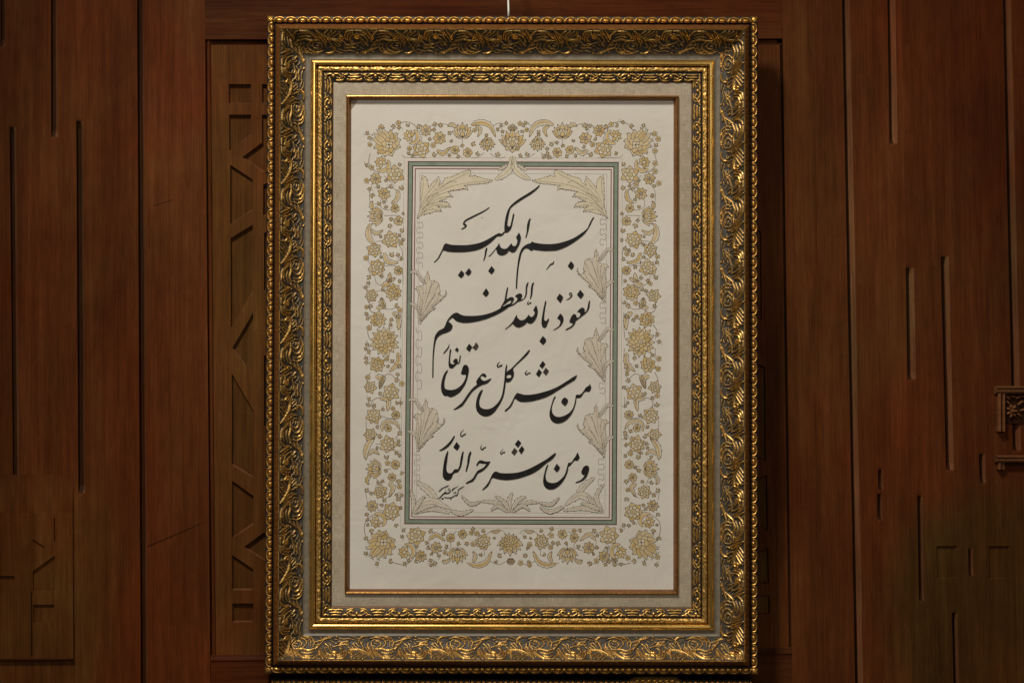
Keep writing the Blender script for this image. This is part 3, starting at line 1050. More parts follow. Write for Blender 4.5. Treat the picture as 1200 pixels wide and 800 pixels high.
# --- ruled border ---------------------------------------------------
RC = [(478.0, 189.0), (725.0, 190.0), (722.8, 614.8), (473.8, 613.8)]
def inset(o_):
    r = []
    for (x, y), (sx, sy) in zip(RC, ((1, 1), (-1, 1), (-1, -1), (1, -1))):
        r.append((x + sx * o_, y + sy * o_))
    return r
zc = 0.00004
def ruled(name, a, b_, mat):
    global zc
    A, B = inset(a), inset(b_)
    for i in range(4):
        j = (i + 1) % 4
        V = [at_sheet(*p, zc) for p in (A[i], B[i], B[j], A[j])]
        obj(name, V, [(0, 1, 2, 3)], mat, sheet)
    zc += 0.00001
ruled('faint_rule', -4.7, -4.1, M['faint'])
ruled('pale_band', -2.4, -0.1, M['creamrule'])
ruled('dark_rule', 0.0, 1.15, M['darkrule'])
ruled('green_band', 1.15, 5.0, M['green'])
ruled('dark_rule', 5.0, 6.2, M['darkrule'])
ruled('pink_band', 6.2, 8.2, M['creamrule'])
ruled('maroon_rule', 8.2, 9.3, M['maroon'])
ruled('faint_rule', 13.6, 14.2, M['faint'])

_d = Draw(0.0002)
_d.fill([(406, 113), (419.5, 117), (416, 123), (411, 129.5), (406, 131)], M['tape'])
_d.build('corner_tape')
# --- flowers ---------------------------------------------------------
LW = 0.56
OCC = []
def occ(x, y, r):
    OCC.append((x, y, r))
def shrink(pts, k=0.80):
    cx = sum(p[0] for p in pts) / len(pts); cy = sum(p[1] for p in pts) / len(pts)
    return [(cx + (p[0] - cx) * k, cy + (p[1] - cy) * k) for p in pts]
def jit(a):
    return random.uniform(-a, a)
def petal_pts(c, ang, r0, r1, w, tip=0.25, bend=0.0, n=7):
    """pointed petal from r0 to r1 along ang (radians, y down)"""
    ca, sa = math.cos(ang), math.sin(ang)
    L, R = [], []
    for i in range(n + 1):
        t = i / n
        r = r0 + (r1 - r0) * t
        ww = w * 1.06 * (math.sin(math.pi * min(1, t ** 0.85 * 0.95 + 0.04)) ** 0.85) if tip else w * math.sin(math.pi * (0.12 + 0.76 * t)) ** 0.6
        if i == n:
            ww = 0.12
        b_ = bend * t * t * (r1 - r0)
        L.append((c[0] + ca * r - sa * (ww + b_), c[1] + sa * r + ca * (ww + b_)))
        R.append((c[0] + ca * r - sa * (-ww + b_), c[1] + sa * r + ca * (-ww + b_)))
    return L + R[::-1]

def petal(d, c, ang, r0, r1, w, fill, bend=0.0, vein=True, lw=LW, tipdot=False):
    pts = petal_pts(c, ang, r0, r1, w, bend=bend)
    d.fill(pts, M['paperwash'])
    d.fill(shrink(pts, 0.86 + jit(0.08)), fill)
    d.line(pts, lw, M['line'], closed=True, n=2)
    if vein and r1 - r0 > 4:
        q = [(c[0] + math.cos(ang) * r - math.sin(ang) * bend * ((r - r0) / (r1 - r0)) ** 2 * (r1 - r0),
              c[1] + math.sin(ang) * r + math.cos(ang) * bend * ((r - r0) / (r1 - r0)) ** 2 * (r1 - r0)) for r in (r0 + 0.2 * (r1 - r0), r0 + 0.5 * (r1 - r0), r0 + 0.74 * (r1 - r0))]
        d.line(q, lw * 0.6, M['stem'], n=3)
    if tipdot:
        d.dot(c[0] + math.cos(ang) * r1, c[1] + math.sin(ang) * r1, 0.75, M['line'], 6)

def gold():
    return M['tan'] if random.random() < 0.62 else M['tan2']

def rosette(x, y, r, n=8, name='flower'):
    occ(x, y, r)
    d = Draw()
    ph = jit(1)
    for i in range(n):
        a = ph + 2 * math.pi * i / n + jit(0.06)
        petal(d, (x, y), a, r * 0.25, r * (1.0 + jit(0.08)), r * 1.75 / n * 1.5, gold(), vein=r > 6.5, tipdot=r > 6)
    if r > 7.5:
        for i in range(max(5, n - 3)):
            a = ph + 0.3 + 2 * math.pi * i / max(5, n - 3)
            petal(d, (x, y), a, r * 0.1, r * 0.62, r * 0.21, gold(), vein=False)
    d.dot(x, y, r * 0.22, M['pale'], 8)
    d.line([(x + r * 0.22 * math.cos(t), y + r * 0.22 * math.sin(t)) for t in np.linspace(0, 2 * math.pi, 9)[:-1]], LW * 0.9, M['line'], closed=True, n=2)
    d.dot(x, y, r * 0.08 + 0.3, M['line'], 6)
    return d.build(name)

def star(x, y, r, ang=0.0, n=6, name='flower'):
    occ(x, y, r)
    d = Draw()
    for i in range(n):
        a = ang + 2 * math.pi * i / n + jit(0.08)
        petal(d, (x, y), a, r * 0.3, r * (1.05 + jit(0.12)), r * 0.36, gold(), vein=True, tipdot=True)
    for i in range(n):
        a = ang + math.pi / n + 2 * math.pi * i / n
        petal(d, (x, y), a, r * 0.2, r * 0.72, r * 0.25, M['pale'], vein=False)
    d.dot(x, y, r * 0.34, M['tan'], 10)
    d.line([(x + r * 0.34 * math.cos(t), y + r * 0.34 * math.sin(t)) for t in np.linspace(0, 2 * math.pi, 10)[:-1]], LW, M['line'], closed=True, n=2)
    d.dot(x, y, r * 0.14, M['pale'], 7)
    d.line([(x + r * 0.15 * math.cos(t), y + r * 0.15 * math.sin(t)) for t in np.linspace(0, 2 * math.pi, 7)[:-1]], LW, M['line'], closed=True, n=2)
    return d.build(name)

def lotus(x, y, r, ang, name='flower', tall=1.0):
    """side view blossom opening towards ang"""
    occ(x, y, r * 1.05)
    d = Draw()
    b0 = (x - math.cos(ang) * r * 0.55, y - math.sin(ang) * r * 0.55)
    for k, L in ((-1.45, 0.95), (1.45, 0.95)):
        petal(d, b0, ang + k, 0, r * L, r * 0.24, M['tan2'], bend=0.25 * (1 if k < 0 else -1))
    for k in (-1.05, 1.05, -0.72, 0.72, -0.36, 0.36, 0.0):
        petal(d, b0, ang + k, r * 0.15, r * (1.5 * tall - 0.28 * abs(k)), r * 0.27, gold(), tipdot=True)
    for k in (-0.6, 0.6, -0.2, 0.2):
        petal(d, b0, ang + k, r * 0.05, r * 0.9 * tall, r * 0.17, M['pale'], vein=False)
    petal(d, b0, ang, 0, r * 0.6, r * 0.2, M['tan2'], vein=False)
    d.dot(b0[0], b0[1], r * 0.13, M['line'], 6)
    return d.build(name)

def curved(d, pts, w, fill, lw=LW, dots=0, dotmat=None, vein=True, line=None):
    """leaf along a curve, swelling in the middle"""
    C = spline(pts, 7)
    n = len(C)
    T = np.gradient(C, axis=0)
    L = np.hypot(T[:, 0], T[:, 1]) + 1e-9
    N = np.stack([-T[:, 1] / L, T[:, 0] / L], 1)
    t = np.linspace(0, 1, n)
    W = w * 0.5 * (np.sin(np.pi * (0.03 + 0.95 * t ** 0.9)) ** 0.8) + 0.08
    A = [tuple(c_ + nn * ww) for c_, nn, ww in zip(C, N, W)]
    B = [tuple(c_ - nn * ww * (1 + 0.16 * math.sin(i * 2.1))) for i, (c_, nn, ww) in enumerate(zip(C, N, W))]
    d.fill(A + B[::-1], M['paperwash'])
    A2 = [tuple(c_ + nn * ww * 0.72) for c_, nn, ww in zip(C, N, W)]
    B2 = [tuple(c_ - nn * ww * 0.45) for c_, nn, ww in zip(C, N, W)]
    d.fill(A2 + B2[::-1], fill)
    lm = line or M['line']
    d.line(A, lw, lm, n=1)
    d.line(B, lw, lm, n=1)
    if vein:
        d.line([tuple(c_) for c_ in C[2:-3]], lw * 0.6, M['stem'], n=1)
    if dots:
        for s_ in (A, B):
            for i in range(1, dots + 1):
                q = s_[int((n - 1) * i / (dots + 0.6))]
                d.dot(q[0] + jit(0.25), q[1] + jit(0.25), 0.62 + jit(0.15), dotmat or M['line'], 6)
    return A, B

def leaf(pts, w, fill=None, dots=4, name='leaf', tipdot=True, **kw):
    for p in spline(pts, 3):
        occ(p[0], p[1], w * 0.5)
    d = Draw()
    curved(d, pts, w, fill or gold(), dots=dots, **kw)
    if tipdot:
        d.dot(pts[-1][0], pts[-1][1], 0.8, M['line'], 6)
    return d.build(name)

def sprig(x, y, ang, s=1.0, name='sprig'):
    occ(x + 2 * math.cos(ang), y + 2 * math.sin(ang), 2.6 * s)
    d = Draw()
    for k, l in ((-0.8, 3.6), (0.75, 3.4), (0.0, 4.6)):
        a = ang + k + jit(0.2)
        q = (x + math.cos(a) * l * s, y + math.sin(a) * l * s)
        curved(d, [(x, y), ((x + q[0]) / 2 + jit(0.4), (y + q[1]) / 2 + jit(0.4)), q], 2.0 * s, gold(), vein=False)
        d.dot(q[0], q[1], 0.75 * s, M['line'], 6)
    return d.build(name)

def crescent_flower(x, y, r, ang, name='flower'):
    """small blossom cupped by a sickle leaf on its ang side"""
    occ(x, y, r * 1.1)
    d = Draw()
    R = r * 1.0
    pts = [(x + R * math.cos(ang + k), y + R * math.sin(ang + k)) for k in (-1.5, -0.75, 0.0, 0.75, 1.5)]
    curved(d, pts, r * 0.58, M['tan2'], vein=False)
    cx, cy = x - math.cos(ang) * r * 0.25, y - math.sin(ang) * r * 0.25
    for i in range(7):
        a = ang + math.pi + (i - 3) * 0.8
        petal(d, (cx, cy), a, r * 0.15, r * 0.82, r * 0.25, gold(), vein=False, tipdot=(i % 2 == 0))
    d.dot(cx, cy, r * 0.24, M['pale'], 8)
    d.line([(cx + r * 0.24 * math.cos(t), cy + r * 0.24 * math.sin(t)) for t in np.linspace(0, 2 * math.pi, 8)[:-1]], LW, M['line'], closed=True, n=2)
    return d.build(name)

def palmette(x, y, r, ang, name='palmette'):
    """big corner blossom with long leaves flung towards ang"""
    occ(x, y, r * 1.15)
    d = Draw()
    for k, l, w in ((2.6, .78, .26), (-2.6, .78, .26), (2.0, .86, .27), (-2.0, .86, .27), (1.45, .98, .24), (-1.45, .98, .24),
                    (0.98, 1.06, .22), (-0.98, 1.06, .22), (0.55, 1.22, .20), (-0.55, 1.22, .20), (0.20, 1.34, .17), (-0.20, 1.34, .17)):
        petal(d, (x, y), ang + k + jit(0.05), r * 0.2, r * l, r * w, gold(), bend=(-0.14 if k > 0 else 0.14), tipdot=True)
    for i in range(6):
        petal(d, (x, y), ang + 0.5 + i * math.pi / 3, r * 0.08, r * 0.56, r * 0.2, gold(), vein=False)
    for i in range(4):
        petal(d, (x, y), ang + i * math.pi / 2, 0, r * 0.3, r * 0.12, M['pale'], vein=False)
    d.dot(x, y, r * 0.07, M['line'], 6)
    return d.build(name)

def bigrose(x, y, r, name='flower'):
    occ(x, y, r)
    d = Draw()
    for ring, n, rr, w in ((0, 15, 1.0, .19), (1, 11, 0.74, .18), (2, 7, 0.46, .16)):
        for i in range(n):
            a = ring * 0.3 + 2 * math.pi * i / n + jit(0.05)
            petal(d, (x, y), a, r * 0.12, r * (rr + jit(0.05)), r * w, gold(), tipdot=(ring == 0), vein=ring == 0)
    d.dot(x, y, r * 0.14, M['pale'], 8)
    d.line([(x + r * 0.14 * math.cos(t), y + r * 0.14 * math.sin(t)) for t in np.linspace(0, 2 * math.pi, 9)[:-1]], LW, M['line'], closed=True, n=2)
    d.dot(x, y, r * 0.05, M['line'], 6)
    return d.build(name)

def tendril(pts, w=0.62, name='stem', mat=None):
    d = Draw(0.00010)
    d.line(pts, w, mat or M['stem'], n=7)
    return d.build(name)

PI = math.pi
def half_border(mx, dy=0.0):
    """left half of the flowered border; mx mirrors it to the right half"""
    if mx:
        X = lambda x: 1201.0 - x
        AN = lambda a: PI - a
    else:
        X = lambda x: x
        AN = lambda a: a
    P = lambda pts: [(X(x), y) for x, y in pts]
    # corners
    palmette(X(456), 170, 17.0, AN(-PI * 0.75)); palmette(X(449.5), 635, 17.5, AN(PI * 0.75))
    # top row
    crescent_flower(X(481.5), 160, 8.4, AN(0.35)); rosette(X(499), 153, 6.8, 8); star(X(493.5), 175, 10, AN(0.3)); rosette(X(515), 162, 7.2, 7)
    leaf(P([(512, 176), (519, 180), (527, 173)]), 5.2); lotus(X(542), 154.5, 11.0, -PI / 2); leaf(P([(536, 151), (530, 146), (525, 148)]), 4.2)
    rosette(X(533), 176, 5.4, 7); rosette(X(548), 179, 5.8, 7); sprig(X(553), 168, AN(0.5))
    leaf(P([(552, 147), (562, 143.5), (574, 147), (580.5, 160)]), 6.4); leaf(P([(557, 147), (563, 152), (560, 160)]), 4.0)
    lotus(X(571), 169, 8.6, PI / 2); star(X(571), 167, 6.5, 0.2)
    sprig(X(516), 149, AN(-1.6)); sprig(X(477), 148, AN(-0.8), 0.8); sprig(X(489), 149, AN(-0.3)); sprig(X(463), 148, AN(3.0)); sprig(X(502), 163, AN(0.1), 0.8)
    sprig(X(507), 182, AN(-0.3)); sprig(X(478), 181, AN(-1.0), 0.8); sprig(X(525), 182, AN(0.2), 0.8); sprig(X(541), 169.5, AN(1.2), 0.8); sprig(X(530), 166, AN(-2.6), 0.7)
    sprig(X(583), 183, AN(-1.4)); sprig(X(559), 182, AN(-1.3), 0.9); sprig(X(588), 153, AN(0.9), 0.8); sprig(X(586), 147, AN(0.4), 0.7); sprig(X(570), 157, AN(1.8), 0.7)
    tendril(P([(464, 146), (476, 143), (486, 147), (490, 156), (489, 165)]), 0.8); tendril(P([(494, 165), (494, 160)])); tendril(P([(505, 148), (518, 145), (528, 148)]))
    tendril(P([(542, 160), (541.5, 172)])); tendril(P([(572, 157), (571, 162)])); tendril(P([(577, 149), (584, 144.5), (594, 146)])); tendril(P([(567, 179), (560, 184), (552, 185)]))
    tendril(P([(574, 180), (584, 185), (592, 184)])); tendril(P([(471, 181), (474, 184), (486, 185), (500, 185)]), 0.5)
    # left column
    crescent_flower(X(447.5), 192, 8.4, AN(0.9)); star(X(463), 204.5, 10, AN(0.5)); rosette(X(440), 209.5, 6.8, 8); rosette(X(450), 227, 7.2, 8)
    leaf(P([(466, 222), (466, 232), (459, 238)]), 5.0); sprig(X(470), 222, AN(-1.2)); sprig(X(434.5), 229, AN(0.2)); sprig(X(452), 213, AN(-1.5), 0.7)
    rosette(X(463), 244, 5.2, 7); lotus(X(441), 253.5, 10.6, AN(PI)); leaf(P([(438, 246), (435, 241), (436.5, 236)]), 4.2); rosette(X(467), 259, 5.8, 8)
    sprig(X(453), 244, AN(-2.0), 0.8); sprig(X(456), 263, AN(1.2)); sprig(X(471), 250, AN(0.3), 0.7)
    leaf(P([(434, 262), (431.5, 272), (434, 281), (443, 290)]), 6.2); leaf(P([(434, 269), (441, 273.5), (448.5, 270)]), 4.2)
    star(X(458), 281, 9.4, AN(0.1), 7); star(X(438.5), 293, 8.0, AN(0.4)); sprig(X(470), 272, AN(-1.0)); sprig(X(471), 282, AN(-0.6), 0.8); sprig(X(445), 278, AN(-0.6), 0.7)
    leaf(P([(450, 296), (454, 306), (466, 308)]), 6.0); sprig(X(458), 300, AN(-0.9)); sprig(X(469), 303, AN(0.2), 0.8)
    star(X(442), 313.5, 9.2, AN(0.3), 7); leaf(P([(441, 316), (436, 319), (433, 314)]), 5.0); rosette(X(467), 317, 5.4, 9); sprig(X(434), 326, AN(-2.4)); sprig(X(445), 301, AN(0.2), 0.7)
    leaf(P([(447, 335), (455, 331), (457, 320)]), 6.4); leaf(P([(453, 330), (459, 328), (463, 326)]), 4.0); rosette(X(461), 342.5, 10, 9); sprig(X(467), 330, AN(-0.5), 0.8)
    star(X(435), 346.5, 7.4, AN(-1.2), 6); leaf(P([(441, 361), (449, 358), (447, 349)]), 5.6); leaf(P([(452, 361), (447, 356), (447, 349)]), 5.0); sprig(X(463), 358, AN(0.2)); sprig(X(447), 340, AN(-0.6), 0.8)
    rosette(X(443), 374, 9.4, 9); leaf(P([(460, 366), (467, 372), (467, 386)]), 6.0); sprig(X(466), 373, AN(-1.2)); sprig(X(457), 374, AN(0.4), 0.9)
    bigrose(X(450.5), 400.5, 17.0)
    rosette(X(442), 427, 9.2, 8); leaf(P([(466, 413), (467, 424), (457, 435)]), 5.4); sprig(X(466), 428, AN(0.6)); sprig(X(456), 430, AN(-2.4), 0.8); sprig(X(466), 437, AN(1.4), 0.8)
    leaf(P([(440, 441), (447, 443), (445, 455)]), 6.4); leaf(P([(451, 440), (448, 446), (445, 455)]), 5.0); star(X(433.5), 453.5, 7.0, AN(1.2)); star(X(458), 459.5, 9.6, AN(0.7), 6)
    sprig(X(463), 445, AN(0.2)); sprig(X(444), 462, AN(-0.4), 0.9); leaf(P([(445, 467), (455, 468), (454, 481)]), 6.0); sprig(X(431), 476, AN(-1.4)); sprig(X(464), 472, AN(-0.3), 0.7)
    star(X(438), 487, 8.8, AN(0.2), 7); rosette(X(464), 486, 5.4, 9); leaf(P([(447.5, 505), (450, 495), (462, 494), (468.5, 502)]), 5.0); rosette(X(455), 501.5, 4.6, 6)
    star(X(434), 509, 7.2, AN(1.0)); leaf(P([(439, 512), (432, 520), (428.5, 530), (429, 538)]), 6.6); leaf(P([(431, 533), (438, 528), (444, 532)]), 4.4); star(X(455), 520.5, 9.4, AN(0.0), 7)
    sprig(X(443), 511, AN(0.0)); sprig(X(467), 506, AN(0.9)); sprig(X(466), 521, AN(0.0), 0.8); sprig(X(452), 537, AN(-1.0)); sprig(X(467), 533, AN(0.6), 0.8); sprig(X(441), 525, AN(-0.3), 0.7); sprig(X(441), 501, AN(-0.6), 0.8)
    rosette(X(463.5), 544, 5.6, 8); lotus(X(439), 549, 10.6, AN(PI)); leaf(P([(434, 556), (430, 562), (432, 567)]), 4.2); rosette(X(459.5), 559, 5.2, 7); sprig(X(453), 550, AN(2.0), 0.8); sprig(X(447), 563, AN(0.6), 0.8)
    star(X(446), 576, 7.6, AN(0.3), 7); leaf(P([(455, 566), (461, 571), (456, 581)]), 5.0); sprig(X(467), 562, AN(1.6)); sprig(X(429), 576, AN(-1.0)); sprig(X(447), 590, AN(1.5), 0.8); sprig(X(465.5), 583, AN(0.9))
    rosette(X(436), 592.5, 6.8, 9); star(X(458.5), 599.5, 10.2, AN(0.4), 7); crescent_flower(X(442.5), 610, 8.6, AN(-0.6)); sprig(X(429), 601, AN(1.0), 0.9); sprig(X(464), 614, AN(1.4), 0.8); sprig(X(435), 620, AN(1.4), 0.9); sprig(X(428), 629, AN(1.0), 0.9); sprig(X(430), 614, AN(0.6), 0.7)
    tendril(P([(434, 180), (432, 190), (436, 198), (443, 202), (450, 201)]), 0.8); tendril(P([(436, 216), (433, 228), (434, 240)])); tendril(P([(450, 206), (462, 218)])); tendril(P([(452, 220), (462, 221), (467, 230)]))
    tendril(P([(446, 235), (446, 242), (452, 246), (458, 246)])); tendril(P([(450, 253), (458, 252.5), (468, 252.5)])); tendril(P([(436, 262), (431, 268), (432, 282), (440, 289)]), 0.8); tendril(P([(440, 283), (450, 282)]))
    tendril(P([(467, 287), (471, 293), (471, 302), (464, 307)])); tendril(P([(432, 296), (432, 306), (436, 312)])); tendril(P([(449, 312), (458, 311), (466, 313), (472, 322), (472, 334)])); tendril(P([(439, 322), (441, 331), (448, 335)]))
    tendril(P([(440, 342), (447, 340), (452, 341)])); tendril(P([(433, 352), (433, 362), (438, 367)]), 0.8); tendril(P([(451, 362), (460, 362), (465, 357)])); tendril(P([(436, 380), (431, 388), (433, 397)]), 0.8); tendril(P([(470, 366), (470, 380), (469, 396)]))
    tendril(P([(433, 408), (433.5, 420)])); tendril(P([(469, 408), (470, 420), (467, 430)])); tendril(P([(434, 436), (430, 444), (431, 450)]), 0.8); tendril(P([(450, 440), (457, 438), (463, 443)])); tendril(P([(437, 478), (436, 470), (443, 466), (450, 468)]), 0.8)
    tendril(P([(446, 487), (456, 490), (461, 489)])); tendril(P([(429, 492), (429, 502)])); tendril(P([(469, 465), (469, 478)])); tendril(P([(462, 515), (467, 508), (469, 502)])); tendril(P([(462, 526), (467, 532)])); tendril(P([(449, 550), (458, 549)])); tendril(P([(447, 520), (440, 520)]))
    tendril(P([(441, 560), (444, 568)])); tendril(P([(452, 583), (458, 581), (461, 576)])); tendril(P([(442, 597), (449, 598)])); tendril(P([(428, 574), (430, 586)])); tendril(P([(437, 603), (429, 610), (427, 620), (429, 630)]), 0.8)
    # bottom row
    star(X(487.5), 627.5, 10.2, AN(-0.4), 7); crescent_flower(X(476), 646, 8.8, AN(-0.3)); rosette(X(493), 651.5, 6.8, 9); rosette(X(511), 641.5, 7.0, 8); leaf(P([(503, 632), (511, 626), (521, 633)]), 4.8)
    rosette(X(528), 630, 5.4, 8); rosette(X(542), 625.5, 5.6, 9); lotus(X(536), 649.5, 11.2, PI / 2); leaf(P([(528, 655), (522, 658), (519, 656)]), 4.4); sprig(X(549), 636, AN(2.8)); star(X(566), 634.5, 8.4, 0.3, 8)
    leaf(P([(549, 660), (560, 662), (570, 658), (576, 646)]), 6.2); leaf(P([(554, 658), (557, 652), (554.5, 646)]), 4.4); leaf(P([(586, 620.5), (581, 623), (576, 622)]), 3.6); sprig(X(584), 652, AN(-0.8)); sprig(X(581), 659, AN(-1.4), 0.7)
    sprig(X(503), 641, AN(3.0), 0.8); sprig(X(509), 658, AN(1.2)); sprig(X(480), 657, AN(-2.4), 0.8); sprig(X(486), 657, AN(0.3), 0.8); sprig(X(456), 657, AN(0.2)); sprig(X(472), 620, AN(0.8), 0.8); sprig(X(503), 621, AN(0.5)); sprig(X(520), 621, AN(0.3), 0.8)
    sprig(X(536), 636, AN(0.2), 0.8); sprig(X(524), 641, AN(-2.2), 0.8); sprig(X(555), 621, AN(-1.8), 0.9); sprig(X(566), 623, AN(-1.2), 0.8); sprig(X(563), 651, AN(-1.3), 0.8); sprig(X(579), 629, AN(1.4), 0.6); sprig(X(505), 648, AN(0.8), 0.6)
    tendril(P([(485, 642), (484, 654), (474, 661), (462, 659)]), 0.8); tendril(P([(488, 638), (489, 645)])); tendril(P([(503, 640), (503, 632), (509, 627)])); tendril(P([(518, 645), (524, 643)])); tendril(P([(536, 642), (536, 635)])); tendril(P([(567, 643), (568, 651)]))
    tendril(P([(546, 659), (553, 661)])); tendril(P([(574, 657), (584, 661), (592, 658)])); tendril(P([(560, 627), (555, 622)])); tendril(P([(570, 626), (577, 621.5), (588, 621), (592, 625)])); tendril(P([(513, 660), (500, 660)]), 0.5); tendril(P([(530, 626), (535, 622)])); tendril(P([(528, 636), (528, 641), (522, 643)]))
for mx in (False, True):
    half_border(mx)
# small leaves and florets crowding the gaps
def floret(x, y, r):
    dd = Draw()
    k0 = jit(1)
    for i in range(5):
        petal(dd, (x, y), k0 + i * 2 * PI / 5, 0.2, r, r * 0.42, gold(), vein=False, lw=0.45)
    dd.dot(x, y, 0.5, M['line'], 6)
    dd.build('floret')
OCC += [(600.5, 163, 16), (598, 640, 18)]
def band_pt():
    while True:
        x, y = random.uniform(428, 773), random.uniform(143, 662)
        if x < 471 or x > 730.5 or y < 185 or y > 620:
            edge_l = 430 + (y - 143) * -0.004
            if 428.5 < x < 772.5 and not (x < 440 and y < 152) and not (x > 760 and y < 152):
                return x, y
n_fill = 0
for _ in range(9000):
    x, y = band_pt()
    g = min(math.hypot(x - ox, y - oy) - orr for ox, oy, orr in OCC)
    if g > 2.3:
        if random.random() < 0.45 and g > 2.6:
            floret(x, y, min(3.4, g))
            occ(x, y, 2.8)
        else:
            a_ = random.uniform(0, 2 * PI)
            sprig(x - 1.6 * math.cos(a_), y - 1.6 * math.sin(a_), a_, min(0.85, 0.5 + g * 0.1))
            occ(x, y, 2.2)
            q1 = (x - 5 * math.cos(a_ + 0.7), y - 5 * math.sin(a_ + 0.7))
            tendril([(x, y), (x - 2.8 * math.cos(a_), y - 2.8 * math.sin(a_)), q1], 0.5)
        n_fill += 1
        if n_fill > 170:
            break
# centre blossoms top and bottom
lotus(600.5, 166, 12.5, -PI / 2, tall=1.15); star(600.5, 168, 10.5, 0.0, 8); lotus(600.5, 150.5, 5.0, -PI / 2)
lotus(597.8, 637, 12.5, PI / 2, tall=1.1); bigrose(597.8, 636, 11.5); lotus(598.5, 657, 4.6, PI / 2)

# --- acanthus sprays inside the rules -------------------------------
def leaves(origin, s, lst, name='leaf_spray', mirror=None, dy=0.0, fill=None, dots=5, lw=0.5):
    d = Draw(0.0003)
    for pts, w in lst:
        q = [(origin[0] + x / s, origin[1] + y / s + dy) for x, y in pts]
        if mirror:
            q = [(mirror - x, y) for x, y in q]
        curved(d, q, w / s, fill or M['wash'], lw=lw, dots=dots, vein=True, line=M['stem'])
    return d.build(name)

def traced(origin, s, outline, veins, mirror=None, dy=0.0, fill=None, dx=0.0, every=2, name='leaf_spray'):
    f = lambda p: ((mirror - (origin[0] + dx + p[0] / s)) if mirror else origin[0] + dx + p[0] / s, origin[1] + p[1] / s + dy)
    d = Draw(0.0003)
    pts = [f(p) for p in outline]
    d.fill(smooth_loop(pts, 3), fill)
    d.line(smooth_loop(pts, 3), 0.34, M['stem'], closed=True, n=1)
    for v in veins:
        q = [f(p) for p in v]
        d.line(q, 0.38, M['stem'], n=5)
        for p in spline(q, 4)[2::3]:
            d.dot(p[0] + jit(0.7), p[1] + jit(0.7), 0.48 + jit(0.12), M['line'], 6)
    P2 = pts + [pts[0]]
    for k in range(len(pts)):
        a_, b_ = P2[k], P2[k + 1]
        L_ = math.hypot(b_[0] - a_[0], b_[1] - a_[1])
        for t in np.arange(0, 1, max(0.2, 2.9 / max(L_, 0.1))):
            d.dot(a_[0] + (b_[0] - a_[0]) * t + jit(0.3), a_[1] + (b_[1] - a_[1]) * t + jit(0.3), 0.47 + jit(0.14), M['line'], 6)
    return d.build(name)

corner_o = [(110,760),(150,640),(165,560),(160,480),(160,360),(165,240),(180,135),(235,160),(265,210),(275,300),(285,320),(320,260),(425,150),(445,220),(430,280),(480,240),(520,175),(620,150),(700,115),(790,75),(880,50),(895,70),(880,150),(960,135),(1000,150),(1100,180),(1215,203),(1190,225),(1100,250),(970,262),(885,272),(800,280),(845,310),(850,345),(790,325),(720,345),(640,350),(560,375),(600,410),(625,445),(560,450),(510,480),(440,500),(545,525),(590,560),(600,595),(515,595),(460,595),(400,580),(450,620),(465,660),(370,660),(290,685),(210,705),(150,725)]
corner_v = [[(150,640),(180,430),(200,260),(190,160)],[(165,600),(260,400),(350,300),(420,190)],[(170,620),(340,380),(560,250),(860,90)],[(180,630),(420,390),(700,270),(1180,212)],[(250,520),(450,330),(600,215),(690,238)],[(180,640),(380,450),(600,360),(830,330)],[(170,660),(380,490),(600,430)],[(160,690),(360,570),(580,580)],[(150,710),(300,630),(450,650)],[(240,480),(330,420),(420,390)],[(300,560),(420,520),(540,525)]]
traced((480, 195), 12.5, corner_o, corner_v, fill=M['pale'])
traced((480, 195), 12.5, corner_o, corner_v, mirror=1201.0, fill=M['pale'])
swag = [([(572, 190), (560, 380), (420, 520), (285, 590)], 118), ([(500, 340), (440, 380), (350, 430)], 50)]
leaves((560, 170), 14.55, swag, dots=2, fill=M['pale']); leaves((560, 170), 14.55, swag, mirror=1201.5, dots=2, fill=M['pale'])
spray_o = [(125,785),(112,700),(104,600),(110,480),(122,400),(92,332),(76,326),(100,295),(150,290),(190,270),(215,250),(200,200),(220,140),(240,85),(262,140),(265,190),(285,215),(335,215),(390,250),(400,310),(410,360),(385,390),(440,425),(468,418),(488,345),(496,390),(470,432),(410,490),(350,540),(300,582),(345,582),(320,602),(260,640),(220,700),(170,750),(145,790)]
spray_v = [[(135,760),(170,560),(215,380),(240,120)],[(135,760),(200,560),(260,380),(300,235)],[(140,760),(240,540),(330,400),(385,265)],[(140,760),(270,580),(370,470),(405,370)],[(145,765),(290,590),(400,480),(470,425)],[(150,770),(230,670),(330,590)],[(130,740),(130,600),(150,470),(120,320)],[(140,720),(170,500),(180,380),(165,300)],[(210,620),(290,480),(340,420)],[(220,480),(270,330),(330,230)]]
straps = [([(6, 108), (80, 96), (150, 170), (205, 250)], 44), ([(0, 522), (60, 536), (120, 600), (140, 680)], 44), ([(90, 110), (150, 200), (190, 250)], 26)]
for dy in (0.0, 149.5):
    traced((480, 310), 11.43, spray_o, spray_v, dy=dy, dx=(-2 if dy else 0), fill=M['wash'])
    leaves((480 - (2 if dy else 0), 310), 11.43, straps, dy=dy, dots=0)
for dy in (-26.0, 67.0, 156.0):
    traced((480, 310), 11.43, spray_o, spray_v, dy=dy, mirror=1199.5, fill=M['wash'])
    leaves((480, 310), 11.43, straps, mirror=1199.5, dy=dy, dots=0)
leaves((480, 555), 13.33, [([(440, 440), (300, 260), (105, 120)], 110), ([(60, 610), (300, 420), (640, 548)], 110), ([(60, 620), (330, 540), (628, 616)], 70),
                           ([(630, 560), (800, 620), (1000, 555)], 66), ([(50, 610), (60, 420), (20, 250)], 60), ([(60, 610), (140, 460), (240, 340)], 60), ([(90, 600), (240, 520), (420, 480)], 60)], dots=6)
